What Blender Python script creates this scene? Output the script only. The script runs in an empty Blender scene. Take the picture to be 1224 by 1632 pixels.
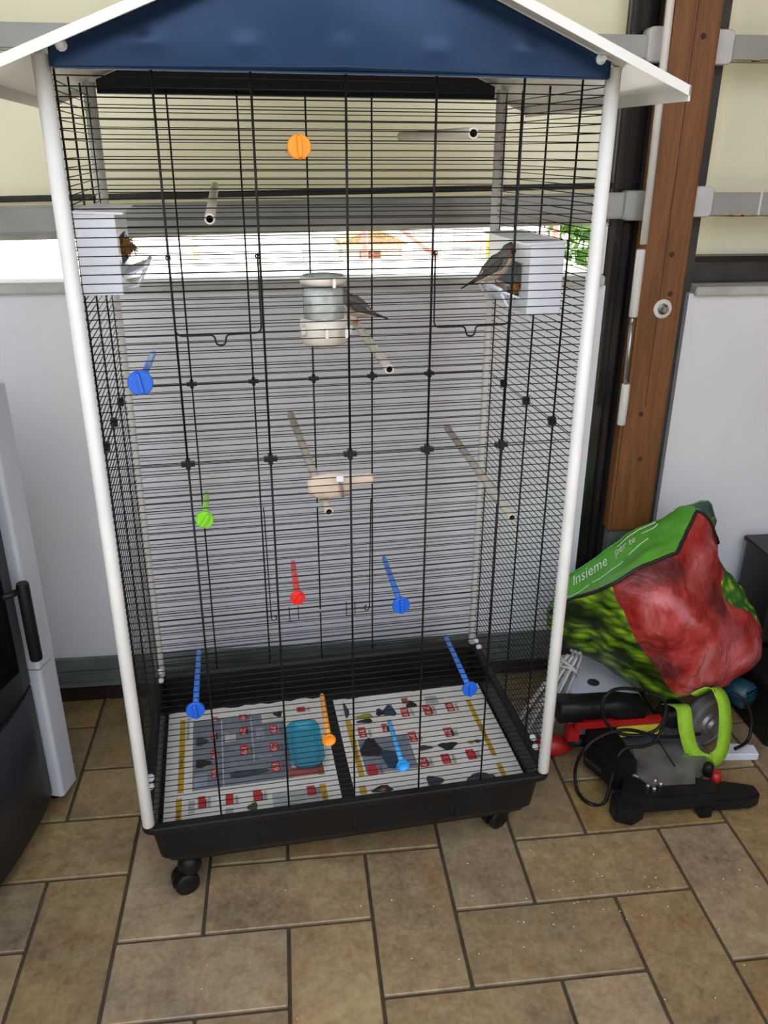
import bpy, bmesh, math, random
from mathutils import Matrix, Vector, noise
random.seed(7)
S = bpy.context.scene
COL = S.collection
PI = math.pi

# ------------------------------------------------------------------ camera
cam_d = bpy.data.cameras.new('camera')
cam_d.sensor_fit = 'HORIZONTAL'; cam_d.sensor_width = 36.0
cam_d.lens = 1329.3 * 36.0 / 1224.0
cam_d.clip_start = 0.05; cam_d.clip_end = 200
cam = bpy.data.objects.new('camera', cam_d); COL.objects.link(cam)
cam.location = (0.293, -1.241, 1.385)
cam.rotation_euler = (1.16165, -0.00425, -0.11659)
S.camera = cam

# ------------------------------------------------------------------ sky, sun, exposure
world = bpy.data.worlds.new('sky'); S.world = world
world.use_nodes = True
wn = world.node_tree; wn.nodes.clear()
wo = wn.nodes.new('ShaderNodeOutputWorld'); wb = wn.nodes.new('ShaderNodeBackground')
wt = wn.nodes.new('ShaderNodeTexCoord'); ws = wn.nodes.new('ShaderNodeSeparateXYZ'); wr = wn.nodes.new('ShaderNodeValToRGB')
wn.links.new(wt.outputs['Generated'], ws.inputs[0]); wn.links.new(ws.outputs['Z'], wr.inputs[0])
wr.color_ramp.elements[0].position = 0.0; wr.color_ramp.elements[0].color = (0.98, 0.97, 0.96, 1)
wr.color_ramp.elements[1].position = 0.9; wr.color_ramp.elements[1].color = (0.68, 0.78, 1.0, 1)
wn.links.new(wr.outputs[0], wb.inputs['Color']); wb.inputs['Strength'].default_value = 1.6
wn.links.new(wb.outputs[0], wo.inputs['Surface'])
sun_d = bpy.data.lights.new('sun', 'SUN'); sun_d.energy = 7.0; sun_d.angle = 0.01; sun_d.color = (1.0, 0.95, 0.86)
sun = bpy.data.objects.new('sun', sun_d); COL.objects.link(sun)
sun.rotation_euler = Vector((-0.62, -0.34, -0.85)).to_track_quat('-Z', 'Y').to_euler()
vs = S.view_settings
S.display_settings.display_device = 'sRGB'
vs.view_transform = 'Standard'; vs.look = 'None'; vs.gamma = 1.0; vs.exposure = 1.02
vs.use_curve_mapping = False
S.cycles.use_denoising = True
S.cycles.max_bounces = 10; S.cycles.diffuse_bounces = 5; S.cycles.transparent_max_bounces = 24
S.cycles.caustics_reflective = False; S.cycles.caustics_refractive = False
S.cycles.sample_clamp_indirect = 6.0

# ------------------------------------------------------------------ materials
def lin(c):
    return tuple((v/255/12.92 if v/255 <= 0.04045 else ((v/255+0.055)/1.055)**2.4) for v in c) + (1,)

def base_mat(name):
    m = bpy.data.materials.new(name); m.use_nodes = True
    nt = m.node_tree
    return m, nt, nt.nodes['Principled BSDF']

def mat(name, c, rough=0.5, metal=0.0, c2=None, scale=8.0, bump=0.0, bscale=None, spec=0.5, coat=0.0, stretch=None, detail=4.0, lo=0.35, hi=0.65):
    m, nt, b = base_mat(name)
    b.inputs['Base Color'].default_value = lin(c)
    b.inputs['Roughness'].default_value = rough
    b.inputs['Metallic'].default_value = metal
    b.inputs['Specular IOR Level'].default_value = spec
    b.inputs['Coat Weight'].default_value = coat
    if c2 or bump:
        tc = nt.nodes.new('ShaderNodeTexCoord'); mp = nt.nodes.new('ShaderNodeMapping')
        nt.links.new(tc.outputs['Object'], mp.inputs[0])
        if stretch: mp.inputs['Scale'].default_value = stretch
    if c2:
        n = nt.nodes.new('ShaderNodeTexNoise'); n.inputs['Scale'].default_value = scale; n.inputs['Detail'].default_value = detail
        nt.links.new(mp.outputs[0], n.inputs['Vector'])
        r = nt.nodes.new('ShaderNodeValToRGB')
        r.color_ramp.elements[0].position = lo; r.color_ramp.elements[0].color = lin(c)
        r.color_ramp.elements[1].position = hi; r.color_ramp.elements[1].color = lin(c2)
        nt.links.new(n.outputs['Fac'], r.inputs[0]); nt.links.new(r.outputs[0], b.inputs['Base Color'])
    if bump:
        n2 = nt.nodes.new('ShaderNodeTexNoise'); n2.inputs['Scale'].default_value = bscale or scale*4; n2.inputs['Detail'].default_value = 5
        nt.links.new(mp.outputs[0], n2.inputs['Vector'])
        bp = nt.nodes.new('ShaderNodeBump'); bp.inputs['Strength'].default_value = bump; bp.inputs['Distance'].default_value = 0.004
        nt.links.new(n2.outputs['Fac'], bp.inputs['Height']); nt.links.new(bp.outputs[0], b.inputs['Normal'])
    return m

def ramp(nt, fac, stops):
    r = nt.nodes.new('ShaderNodeValToRGB'); e = r.color_ramp.elements
    while len(e) < len(stops): e.new(0.5)
    for el, (p, c) in zip(e, stops): el.position = p; el.color = lin(c)
    nt.links.new(fac, r.inputs[0]); return r.outputs[0]

def mix(nt, fac, a, b, mode='MIX'):
    n = nt.nodes.new('ShaderNodeMix'); n.data_type = 'RGBA'; n.blend_type = mode
    if hasattr(fac, 'node'): nt.links.new(fac, n.inputs[0])
    else: n.inputs[0].default_value = fac
    for s, v in ((6, a), (7, b)):
        if hasattr(v, 'node'): nt.links.new(v, n.inputs[s])
        else: n.inputs[s].default_value = lin(v)
    return n.outputs[2]

def noise_fac(nt, vec, scale, detail=4.0, rough=0.5, dist=0.0):
    n = nt.nodes.new('ShaderNodeTexNoise'); n.inputs['Scale'].default_value = scale
    n.inputs['Detail'].default_value = detail; n.inputs['Roughness'].default_value = rough; n.inputs['Distortion'].default_value = dist
    nt.links.new(vec, n.inputs['Vector']); return n.outputs['Fac']

def bumped(nt, b, height, strength, dist=0.003):
    bp = nt.nodes.new('ShaderNodeBump'); bp.inputs['Strength'].default_value = strength; bp.inputs['Distance'].default_value = dist
    nt.links.new(height, bp.inputs['Height']); nt.links.new(bp.outputs[0], b.inputs['Normal'])

def tile_mat():
    m, nt, b = base_mat('terracotta_tile')
    tc = nt.nodes.new('ShaderNodeTexCoord'); oi = nt.nodes.new('ShaderNodeObjectInfo')
    mul = nt.nodes.new('ShaderNodeMath'); mul.operation = 'MULTIPLY'; mul.inputs[1].default_value = 37.0
    nt.links.new(oi.outputs['Random'], mul.inputs[0])
    cb = nt.nodes.new('ShaderNodeCombineXYZ')
    for i in range(3): nt.links.new(mul.outputs[0], cb.inputs[i])
    ad = nt.nodes.new('ShaderNodeVectorMath'); ad.operation = 'ADD'
    nt.links.new(tc.outputs['Object'], ad.inputs[0]); nt.links.new(cb.outputs[0], ad.inputs[1])
    v = ad.outputs[0]
    big = noise_fac(nt, v, 5.5, 5, 0.6)
    red = noise_fac(nt, v, 11.0, 7, 0.72, 0.9)
    fine = noise_fac(nt, v, 90, 3)
    c = ramp(nt, big, [(0.32, (120, 102, 78)), (0.46, (156, 132, 94)), (0.66, (184, 160, 114))])
    rf = ramp(nt, red, [(0.50, (0, 0, 0)), (0.64, (190, 190, 190))])
    c = mix(nt, rf, c, (168, 108, 70))
    gf = ramp(nt, noise_fac(nt, v, 3.2, 4, 0.5), [(0.50, (0, 0, 0)), (0.68, (150, 150, 150))])
    c = mix(nt, gf, c, (138, 118, 92))
    c = mix(nt, 0.22, c, ramp(nt, fine, [(0.35, (110, 92, 68)), (0.65, (205, 190, 160))]))
    c = mix(nt, 0.25, c, ramp(nt, noise_fac(nt, v, 30, 5, 0.6), [(0.35, (110, 90, 66)), (0.65, (200, 178, 140))]))
    hv = nt.nodes.new('ShaderNodeHueSaturation'); nt.links.new(c, hv.inputs['Color'])
    mr = nt.nodes.new('ShaderNodeMapRange'); mr.inputs['To Min'].default_value = 0.64; mr.inputs['To Max'].default_value = 0.84
    nt.links.new(oi.outputs['Random'], mr.inputs['Value']); nt.links.new(mr.outputs[0], hv.inputs['Value'])
    m2 = nt.nodes.new('ShaderNodeMath'); m2.operation = 'FRACT'; nt.links.new(mul.outputs[0], m2.inputs[0])
    mr2 = nt.nodes.new('ShaderNodeMapRange'); mr2.inputs['To Min'].default_value = 0.95; mr2.inputs['To Max'].default_value = 1.25
    nt.links.new(m2.outputs[0], mr2.inputs['Value']); nt.links.new(mr2.outputs[0], hv.inputs['Saturation'])
    nt.links.new(hv.outputs[0], b.inputs['Base Color'])
    b.inputs['Roughness'].default_value = 0.42
    bumped(nt, b, fine, 0.12, 0.002)
    return m

def wood_mat():
    m, nt, b = base_mat('brown_stained_wood')
    tc = nt.nodes.new('ShaderNodeTexCoord'); mp = nt.nodes.new('ShaderNodeMapping'); mp.inputs['Scale'].default_value = (14, 14, 1.1)
    nt.links.new(tc.outputs['Object'], mp.inputs[0])
    f = noise_fac(nt, mp.outputs[0], 2.2, 8, 0.6, 1.2)
    f2 = noise_fac(nt, mp.outputs[0], 14, 4, 0.6)
    c = ramp(nt, f, [(0.3, (90, 54, 24)), (0.55, (128, 82, 41)), (0.8, (146, 98, 52))])
    c = mix(nt, 0.2, c, ramp(nt, f2, [(0.3, (75, 42, 20)), (0.7, (150, 100, 58))]))
    nt.links.new(c, b.inputs['Base Color']); b.inputs['Roughness'].default_value = 0.5
    bumped(nt, b, f2, 0.15, 0.002)
    return m

def plaster_mat():
    m, nt, b = base_mat('white_plaster')
    tc = nt.nodes.new('ShaderNodeTexCoord'); v = tc.outputs['Object']
    f = noise_fac(nt, v, 3.0, 6, 0.6); g = noise_fac(nt, v, 45, 5, 0.65); st = noise_fac(nt, v, 7.0, 8, 0.7, 1.0)
    c = ramp(nt, f, [(0.3, (226, 227, 228)), (0.7, (236, 236, 236))])
    c = mix(nt, ramp(nt, st, [(0.66, (0, 0, 0)), (0.8, (110, 110, 110))]), c, (168, 166, 160))
    nt.links.new(c, b.inputs['Base Color']); b.inputs['Roughness'].default_value = 0.75
    bumped(nt, b, g, 0.22, 0.004)
    return m

def tarp_mat():
    m = bpy.data.materials.new('cream_translucent_sheet'); m.use_nodes = True; nt = m.node_tree; nt.nodes.clear()
    out = nt.nodes.new('ShaderNodeOutputMaterial'); d = nt.nodes.new('ShaderNodeBsdfDiffuse'); t = nt.nodes.new('ShaderNodeBsdfTranslucent'); mx = nt.nodes.new('ShaderNodeMixShader')
    tc = nt.nodes.new('ShaderNodeTexCoord'); f = noise_fac(nt, tc.outputs['Object'], 2.0, 4)
    c = ramp(nt, f, [(0.3, (228, 225, 205)), (0.7, (234, 231, 213))])
    nt.links.new(c, d.inputs['Color']); nt.links.new(c, t.inputs['Color'])
    mx.inputs[0].default_value = TARP_T
    nt.links.new(d.outputs[0], mx.inputs[1]); nt.links.new(t.outputs[0], mx.inputs[2]); nt.links.new(mx.outputs[0], out.inputs[0])
    return m
TARP_T = 0.22

def clear_mat(name, tint=(235, 240, 240), gloss=0.12):
    m = bpy.data.materials.new(name); m.use_nodes = True; nt = m.node_tree; nt.nodes.clear()
    out = nt.nodes.new('ShaderNodeOutputMaterial'); t = nt.nodes.new('ShaderNodeBsdfTransparent'); g = nt.nodes.new('ShaderNodeBsdfGlossy'); mx = nt.nodes.new('ShaderNodeMixShader')
    t.inputs['Color'].default_value = lin(tint); g.inputs['Roughness'].default_value = 0.08
    fr = nt.nodes.new('ShaderNodeLayerWeight'); fr.inputs['Blend'].default_value = gloss
    nt.links.new(fr.outputs['Facing'], mx.inputs[0]); nt.links.new(t.outputs[0], mx.inputs[1]); nt.links.new(g.outputs[0], mx.inputs[2]); nt.links.new(mx.outputs[0], out.inputs[0])
    return m

def print_red():
    m, nt, b = base_mat('red_fruit_print')
    tc = nt.nodes.new('ShaderNodeTexCoord'); v = tc.outputs['Object']
    f = noise_fac(nt, v, 7.0, 5, 0.55, 0.8); g = noise_fac(nt, v, 3.6, 3, 0.5, 0.4); h = noise_fac(nt, v, 24, 4)
    c = ramp(nt, f, [(0.32, (112, 16, 16)), (0.46, (158, 34, 30)), (0.56, (180, 62, 56)), (0.68, (206, 120, 122))])
    c = mix(nt, ramp(nt, g, [(0.53, (0, 0, 0)), (0.66, (215, 215, 215))]), c, (52, 24, 24))
    for cc, r0 in (((-0.115, -0.085, 0.345), 0.085), ((-0.055, -0.10, 0.335), 0.06), ((0.105, -0.065, 0.235), 0.062), ((-0.055, -0.15, 0.11), 0.05), ((0.05, -0.14, 0.05), 0.035)):
        vm = nt.nodes.new('ShaderNodeVectorMath'); vm.operation = 'DISTANCE'; nt.links.new(v, vm.inputs[0]); vm.inputs[1].default_value = cc
        md = nt.nodes.new('ShaderNodeMath'); md.operation = 'MULTIPLY_ADD'; nt.links.new(h, md.inputs[0]); md.inputs[1].default_value = 0.06; nt.links.new(vm.outputs['Value'], md.inputs[2])
        c = mix(nt, ramp(nt, md.outputs[0], [(r0*0.45+0.03, (225, 225, 225)), (r0+0.03, (0, 0, 0))]), c, (46, 24, 26))
    for cc, r0 in (((0.13, -0.12, 0.14), 0.085), ((0.06, -0.06, 0.33), 0.06)):
        vm = nt.nodes.new('ShaderNodeVectorMath'); vm.operation = 'DISTANCE'; nt.links.new(v, vm.inputs[0]); vm.inputs[1].default_value = cc
        c = mix(nt, ramp(nt, vm.outputs['Value'], [(r0*0.3, (150, 150, 150)), (r0, (0, 0, 0))]), c, (222, 140, 146))
    c = mix(nt, 0.12, c, ramp(nt, h, [(0.3, (120, 20, 20)), (0.7, (235, 150, 140))]))
    nt.links.new(c, b.inputs['Base Color']); b.inputs['Roughness'].default_value = 0.36; b.inputs['Specular IOR Level'].default_value = 0.25
    bumped(nt, b, noise_fac(nt, v, 16, 3, 0.45, 2.5), 0.6, 0.010)
    return m

def print_leaf(name, cols, scale, stretch):
    m, nt, b = base_mat(name)
    tc = nt.nodes.new('ShaderNodeTexCoord'); mp = nt.nodes.new('ShaderNodeMapping'); mp.inputs['Scale'].default_value = stretch
    mp.inputs['Rotation'].default_value = (0.3, 0.6, 0.2)
    nt.links.new(tc.outputs['Object'], mp.inputs[0])
    vo = nt.nodes.new('ShaderNodeTexVoronoi'); vo.inputs['Scale'].default_value = scale; nt.links.new(mp.outputs[0], vo.inputs['Vector'])
    f = noise_fac(nt, mp.outputs[0], scale*0.35, 4)
    c = ramp(nt, vo.outputs['Distance'], [(0.15, cols[0]), (0.4, cols[1]), (0.7, cols[2])])
    c = mix(nt, ramp(nt, f, [(0.48, (0, 0, 0)), (0.62, (235, 235, 235))]), c, cols[3])
    nt.links.new(c, b.inputs['Base Color']); b.inputs['Roughness'].default_value = 0.4
    return m

MT = dict(
    plaster=plaster_mat(), tile=tile_mat(), wood=wood_mat(), tarp=tarp_mat(),
    grout=mat('dark_grout', (84, 70, 50), 0.9, c2=(66, 54, 38), scale=20),
    ceiling=mat('ceiling_board', (205, 200, 190), 0.8, c2=(190, 184, 172), scale=3),
    sill=mat('grey_stone_sill', (198, 198, 190), 0.6, c2=(176, 176, 168), scale=14),
    outsill=mat('white_outer_sill', (235, 233, 226), 0.7, c2=(220, 216, 208), scale=6),
    skirt=mat('dark_brown_skirting', (48, 36, 30), 0.35, c2=(34, 26, 22), scale=12),
    profile=mat('grey_green_metal', (118, 125, 120), 0.5, 0.2, c2=(96, 103, 99), scale=9),
    tube=mat('galvanised_tube', (165, 166, 158), 0.5, 0.15, c2=(142, 144, 138), scale=7, lo=0.3, hi=0.7),
    rust=mat('rust_stain', (150, 112, 60), 0.8, c2=(180, 160, 120), scale=60),
    dark=mat('black_brown_metal', (42, 37, 34), 0.4, 0.1, c2=(30, 27, 26), scale=10),
    black_gloss=mat('glossy_black_steel', (28, 26, 26), 0.22, 0.0, c2=(40, 37, 36), scale=6, coat=0.3),
    strip=mat('dark_grey_strip', (66, 65, 62), 0.5, c2=(50, 48, 45), scale=9),
    bracket=mat('white_painted_bracket', (205, 206, 202), 0.4, c2=(190, 190, 186), scale=15),
    white_paint=mat('white_painted_metal', (226, 224, 216), 0.35, c2=(216, 214, 206), scale=9),
    roof=mat('white_roof_metal', (222, 221, 214), 0.3, c2=(214, 213, 206), scale=4),
    gable=mat('navy_gable_metal', (24, 46, 76), 0.22, 0.5, c2=(29, 54, 86), scale=3, spec=0.4),
    black_metal=mat('black_painted_metal', (22, 22, 24), 0.4, spec=0.22, c2=(28, 28, 30), scale=6),
    wire=mat('black_wire', (16, 15, 15), 0.38, spec=0.22, c2=(24, 23, 22), scale=30),
    black_plastic=mat('black_plastic', (20, 19, 18), 0.38, spec=0.22, c2=(28, 27, 26), scale=7),
    perch=mat('beige_plastic_tube', (218, 207, 190), 0.5, c2=(208, 196, 178), scale=16),
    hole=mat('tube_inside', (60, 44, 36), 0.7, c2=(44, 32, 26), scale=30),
    white_plastic=mat('white_plastic', (224, 227, 230), 0.32, c2=(216, 220, 224), scale=6),
    cream_plastic=mat('cream_plastic', (226, 219, 204), 0.35, c2=(216, 208, 192), scale=8),
    clear=clear_mat('clear_plastic'),
    seed=mat('grain', (240, 238, 230), 0.8, c2=(206, 202, 190), scale=60),
    paper=mat('leaflet_paper', (226, 222, 210), 0.55, c2=(218, 213, 200), scale=5),
    teal=mat('teal_plastic', (38, 148, 172), 0.3, c2=(46, 138, 160), scale=6),
    nest=mat('straw_nest', (150, 108, 44), 0.9, c2=(96, 64, 22), scale=90, bump=0.8, bscale=120),
    bone=mat('cuttlebone', (226, 205, 182), 0.75, c2=(216, 192, 166), scale=12, bump=0.2, bscale=60),
    steel=mat('brushed_steel', (190, 190, 188), 0.3, 0.9, c2=(165, 165, 162), scale=12),
    alu=mat('cast_aluminium', (150, 152, 150), 0.45, 0.7, c2=(110, 112, 112), scale=18),
    red_plastic=mat('red_plastic', (176, 30, 24), 0.4, c2=(160, 26, 22), scale=10),
    yellow=mat('yellow_sticker', (205, 190, 40), 0.5, c2=(190, 172, 30), scale=20),
    cable=mat('black_rubber_cable', (20, 19, 19), 0.45, spec=0.22, c2=(28, 27, 26), scale=30),
    wcable=mat('white_cable', (200, 196, 190), 0.45, c2=(184, 180, 174), scale=30),
    motor=mat('teal_motor_case', (14, 66, 78), 0.4, c2=(12, 56, 66), scale=14),
    strap=mat('lime_fabric_strap', (150, 196, 40), 0.75, c2=(136, 182, 34), scale=60, bump=0.3, bscale=300),
    bag_green=mat('green_bag_print', (76, 160, 40), 0.42, c2=(104, 184, 54), scale=5, bump=0.2, bscale=16),
    bag_red=print_red(),
    bag_leaf=print_leaf('leaf_bag_print', ((160, 196, 50), (104, 146, 26), (34, 54, 14), (16, 26, 10)), 20, (1, 1, 2.4)),
    bag_melon=print_leaf('melon_bag_print', ((190, 214, 80), (90, 150, 40), (34, 92, 30), (40, 100, 44)), 34, (1, 1, 1)),
    piping=mat('dark_seam', (26, 20, 18), 0.6, c2=(40, 30, 26), scale=30),
    zip=mat('zip_corner', (60, 92, 84), 0.5, c2=(40, 66, 60), scale=40),
    white_ink=mat('white_ink', (232, 238, 220), 0.5, c2=(222, 230, 208), scale=40),
    stove_white=mat('pale_grey_enamel', (206, 210, 214), 0.3, c2=(198, 202, 207), scale=5),
    stove_black=mat('black_cast_iron', (38, 41, 45), 0.5, c2=(28, 30, 33), scale=9, bump=0.08, bscale=60),
    glass_black=mat('dark_stove_glass', (14, 14, 15), 0.08, c2=(18, 18, 19), scale=3),
    ground=mat('pale_concrete', (206, 200, 188), 0.9, c2=(186, 180, 168), scale=1.5),
    leafg=mat('green_leaves', (58, 104, 34), 0.6, c2=(104, 148, 48), scale=3),
    bark=mat('tree_bark', (84, 62, 44), 0.9, c2=(60, 44, 32), scale=8),
    redpaint=mat('overexposed_red_paint', (222, 146, 132), 0.5, c2=(214, 134, 120), scale=8),  # red paled so bar and fence look washed out by daylight
    yellowpaint=mat('yellow_paint', (236, 206, 30), 0.5, c2=(220, 186, 24), scale=8),
    house=mat('grey_house_render', (150, 152, 156), 0.9, c2=(136, 138, 142), scale=2),
    paleyellow=mat('pale_yellow_paint', (244, 230, 168), 0.6, c2=(238, 222, 156), scale=8),  # paler yellow for the left marker post
    hut=mat('overexposed_beige_render', (238, 222, 196), 0.9, c2=(230, 210, 182), scale=4),  # shed colour lightened to imitate overexposure outside
)
for k, c in dict(gold=(196, 156, 40), slate=(124, 130, 138), pale=(190, 196, 206), ink=(26, 25, 28), haze=(150, 158, 172), cream_ink=(214, 208, 192),
                 steel_ink=(58, 62, 70), pink=(176, 96, 92), rust_ink=(150, 82, 36), ash=(176, 178, 172), moss=(62, 76, 44), navy=(34, 62, 84), olive=(150, 150, 40), orange_ink=(214, 120, 40), tag=(190, 44, 44), blue_ink=(30, 90, 130)).items():
    MT['p_'+k] = mat('print_'+k, c, 0.5, c2=tuple(int(v*0.9) for v in c), scale=40)
for k, c in dict(blue=(22, 96, 206), orange=(250, 150, 26), green=(128, 208, 36), red=(226, 44, 40), sky=(34, 158, 232)).items():
    MT['s_'+k] = mat('lightened_'+k+'_stick', tuple(int(v+(255-v)*0.22) for v in c), 0.35, c2=tuple(int(v+(255-v)*0.16) for v in c), scale=12)  # opaque, paler than the caps: stands for light passing through the stick
    MT['c_'+k] = mat('glossy_'+k+'_plastic', c, 0.3, c2=tuple(int(v*0.95) for v in c), scale=12)

# ------------------------------------------------------------------ mesh builder
class MB:
    def __init__(s): s.v = []; s.f = []; s.m = []; s.sm = []
    def add(s, vs, fs, mi=0, smooth=False):
        o = len(s.v); s.v += [tuple(v) for v in vs]
        for f in fs: s.f.append([i+o for i in f]); s.m.append(mi); s.sm.append(smooth)
        return s
    def box(s, a, b, mi=0, M=None):
        x0, y0, z0 = a; x1, y1, z1 = b
        vs = [Vector(p) for p in ((x0,y0,z0),(x1,y0,z0),(x1,y1,z0),(x0,y1,z0),(x0,y0,z1),(x1,y0,z1),(x1,y1,z1),(x0,y1,z1))]
        if M: vs = [M @ v for v in vs]
        return s.add(vs, [(0,3,2,1),(4,5,6,7),(0,1,5,4),(1,2,6,5),(2,3,7,6),(3,0,4,7)], mi)
    def loft(s, loops, mi=0, smooth=True, cap0=True, cap1=True, closed=True):
        n = len(loops[0]); o = len(s.v)
        for l in loops: s.v += [tuple(p) for p in l]
        for i in range(len(loops)-1):
            for j in range(n if closed else n-1):
                k = (j+1) % n
                s.f.append([o+i*n+j, o+i*n+k, o+(i+1)*n+k, o+(i+1)*n+j]); s.m.append(mi[i] if isinstance(mi, (list, tuple)) else mi); s.sm.append(smooth)
        c = mi[0] if isinstance(mi, (list, tuple)) else mi; c1 = mi[-1] if isinstance(mi, (list, tuple)) else mi
        if cap0: s.f.append([o+j for j in range(n-1, -1, -1)]); s.m.append(c); s.sm.append(False)
        if cap1: s.f.append([o+(len(loops)-1)*n+j for j in range(n)]); s.m.append(c1); s.sm.append(False)
        return s
    def tube(s, pts, r, seg=6, mi=0, caps=True, smooth=True):
        pts = [Vector(p) for p in pts]
        rs = r if isinstance(r, (list, tuple)) else [r]*len(pts)
        t = (pts[1]-pts[0]).normalized()
        u = t.orthogonal().normalized(); loops = []
        for i, p in enumerate(pts):
            if i == 0: tt = t
            elif i == len(pts)-1: tt = (pts[i]-pts[i-1]).normalized()
            else: tt = ((pts[i+1]-pts[i]).normalized()+(pts[i]-pts[i-1]).normalized()).normalized()
            u = (u - tt*u.dot(tt)).normalized(); w = tt.cross(u)
            loops.append([p+u*(rs[i]*math.cos(2*PI*k/seg))+w*(rs[i]*math.sin(2*PI*k/seg)) for k in range(seg)])
        return s.loft(loops, mi, smooth, caps, caps)
    def lathe(s, prof, c=(0,0,0), seg=24, mi=0, M=None, smooth=True, cap0=True, cap1=True):
        loops = []
        for r, z in prof:
            l = [Vector((c[0]+r*math.cos(2*PI*k/seg), c[1]+r*math.sin(2*PI*k/seg), c[2]+z)) for k in range(seg)]
            loops.append([M @ p for p in l] if M else l)
        return s.loft(loops, mi, smooth, cap0, cap1)
    def prism(s, poly, z0, z1, mi=0, M=None):
        n = len(poly); vs = [Vector((p[0], p[1], z)) for z in (z0, z1) for p in poly]
        if M: vs = [M @ v for v in vs]
        return s.add(vs, [tuple(range(n-1, -1, -1)), tuple(range(n, 2*n))]+[(i, (i+1) % n, n+(i+1) % n, n+i) for i in range(n)], mi)
    def ball(s, c, r, seg=10, mi=0):
        c = Vector(c); rr = r if isinstance(r, (list, tuple)) else (r, r, r); loops = []
        h = seg//2+1
        for i in range(h+1):
            a = -PI/2+PI*i/h; q = max(math.cos(a), 0.02)
            loops.append([(c.x+rr[0]*q*math.cos(2*PI*k/seg), c.y+rr[1]*q*math.sin(2*PI*k/seg), c.z+rr[2]*math.sin(a)) for k in range(seg)])
        return s.loft(loops, mi)
    def bbox_base(s):
        xs, ys, zs = zip(*s.v)
        return Vector(((min(xs)+max(xs))/2, (min(ys)+max(ys))/2, min(zs)))

def rrect(x0, y0, x1, y1, r, z, n=5):
    pts = []
    for cx, cy, a in ((x1-r, y1-r, 0), (x0+r, y1-r, PI/2), (x0+r, y0+r, PI), (x1-r, y0+r, 1.5*PI)):
        for i in range(n+1):
            t = a+PI/2*i/n; pts.append((cx+r*math.cos(t), cy+r*math.sin(t), z))
    return pts

def link_mesh(name, mb, mats, parent=None, origin=None, M=None, bevel=0, bseg=2):
    me = bpy.data.meshes.new(name)
    o0 = Vector(origin) if origin is not None else Vector((0, 0, 0))
    me.from_pydata([tuple(Vector(v)-o0) for v in mb.v], [], mb.f)
    for m in (mats if isinstance(mats, (list, tuple)) else [mats]): me.materials.append(MT[m] if isinstance(m, str) else m)
    me.polygons.foreach_set('material_index', mb.m); me.polygons.foreach_set('use_smooth', mb.sm)
    me.update()
    bm = bmesh.new(); bm.from_mesh(me); bmesh.ops.recalc_face_normals(bm, faces=bm.faces)
    if bevel:
        bmesh.ops.bevel(bm, geom=[e for e in bm.edges if len(e.link_faces) == 2 and e.calc_face_angle(0) > 0.6], offset=bevel, segments=bseg, affect='EDGES', clamp_overlap=True)
    bm.to_mesh(me); bm.free()
    o = bpy.data.objects.new(name, me); COL.objects.link(o)
    if parent is not None: o.parent = parent
    elif M is not None: o.matrix_world = M @ Matrix.Translation(o0)
    else: o.location = o0
    return o

def tag(o, label, cat, group=None, kind=None):
    o['label'] = label
    if cat: o['category'] = cat
    if group: o['group'] = group
    if kind: o['kind'] = kind
    return o

CM = Matrix.Translation((0, 0, 0.225)) @ Matrix.Rotation(math.radians(4.6), 4, 'Z')     # cage frame
ID = Matrix.Identity(4)
class Thing:
    """Empty at the base of a thing; parts are given in the frame M."""
    def __init__(s, name, label, cat, base, M=ID, group=None, kind=None):
        s.M = M; s.o = Vector(base)
        s.e = bpy.data.objects.new(name, None); COL.objects.link(s.e); s.e.empty_display_size = 0.05
        s.e.matrix_world = M @ Matrix.Translation(s.o)
        tag(s.e, label, cat, group, kind)
    def part(s, name, mb, mats, parent=None, bevel=0, label=None, kind=None):
        p = link_mesh(name, mb, mats, parent or s.e, s.o, bevel=bevel)
        if label: p['label'] = label
        if kind: p['kind'] = kind
        return p
def one(name, mb, mats, label, cat, M=ID, group=None, bevel=0, kind=None):
    o = link_mesh(name, mb, mats, None, mb.bbox_base(), M, bevel)
    return tag(o, label, cat, group, kind)
def struct(name, mb, mats, parent=None, bevel=0, label=None):
    o = link_mesh(name, mb, mats, parent, None if parent else mb.bbox_base(), ID if not parent else None, bevel)
    if not parent: o['kind'] = 'structure'
    if label: o['label'] = label
    return o
def child_of_struct(name, mb, mats, par, bevel=0):
    o = link_mesh(name, mb, mats, par, par.matrix_world.translation if False else Vector(par.location), bevel=bevel)
    return o
def text_mb(txt, size, shear=0.0, thick=0.0):
    c = bpy.data.curves.new('lettering', 'FONT'); c.body = txt; c.size = size; c.shear = shear; c.extrude = thick; c.resolution_u = 2
    o = bpy.data.objects.new('lettering', c); COL.objects.link(o)
    dg = bpy.context.evaluated_depsgraph_get(); me = o.evaluated_get(dg).to_mesh()
    vs = [v.co.copy() for v in me.vertices]; fs = [tuple(p.vertices) for p in me.polygons]
    o.evaluated_get(dg).to_mesh_clear(); bpy.data.objects.remove(o); bpy.data.curves.remove(c)
    return vs, fs

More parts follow.
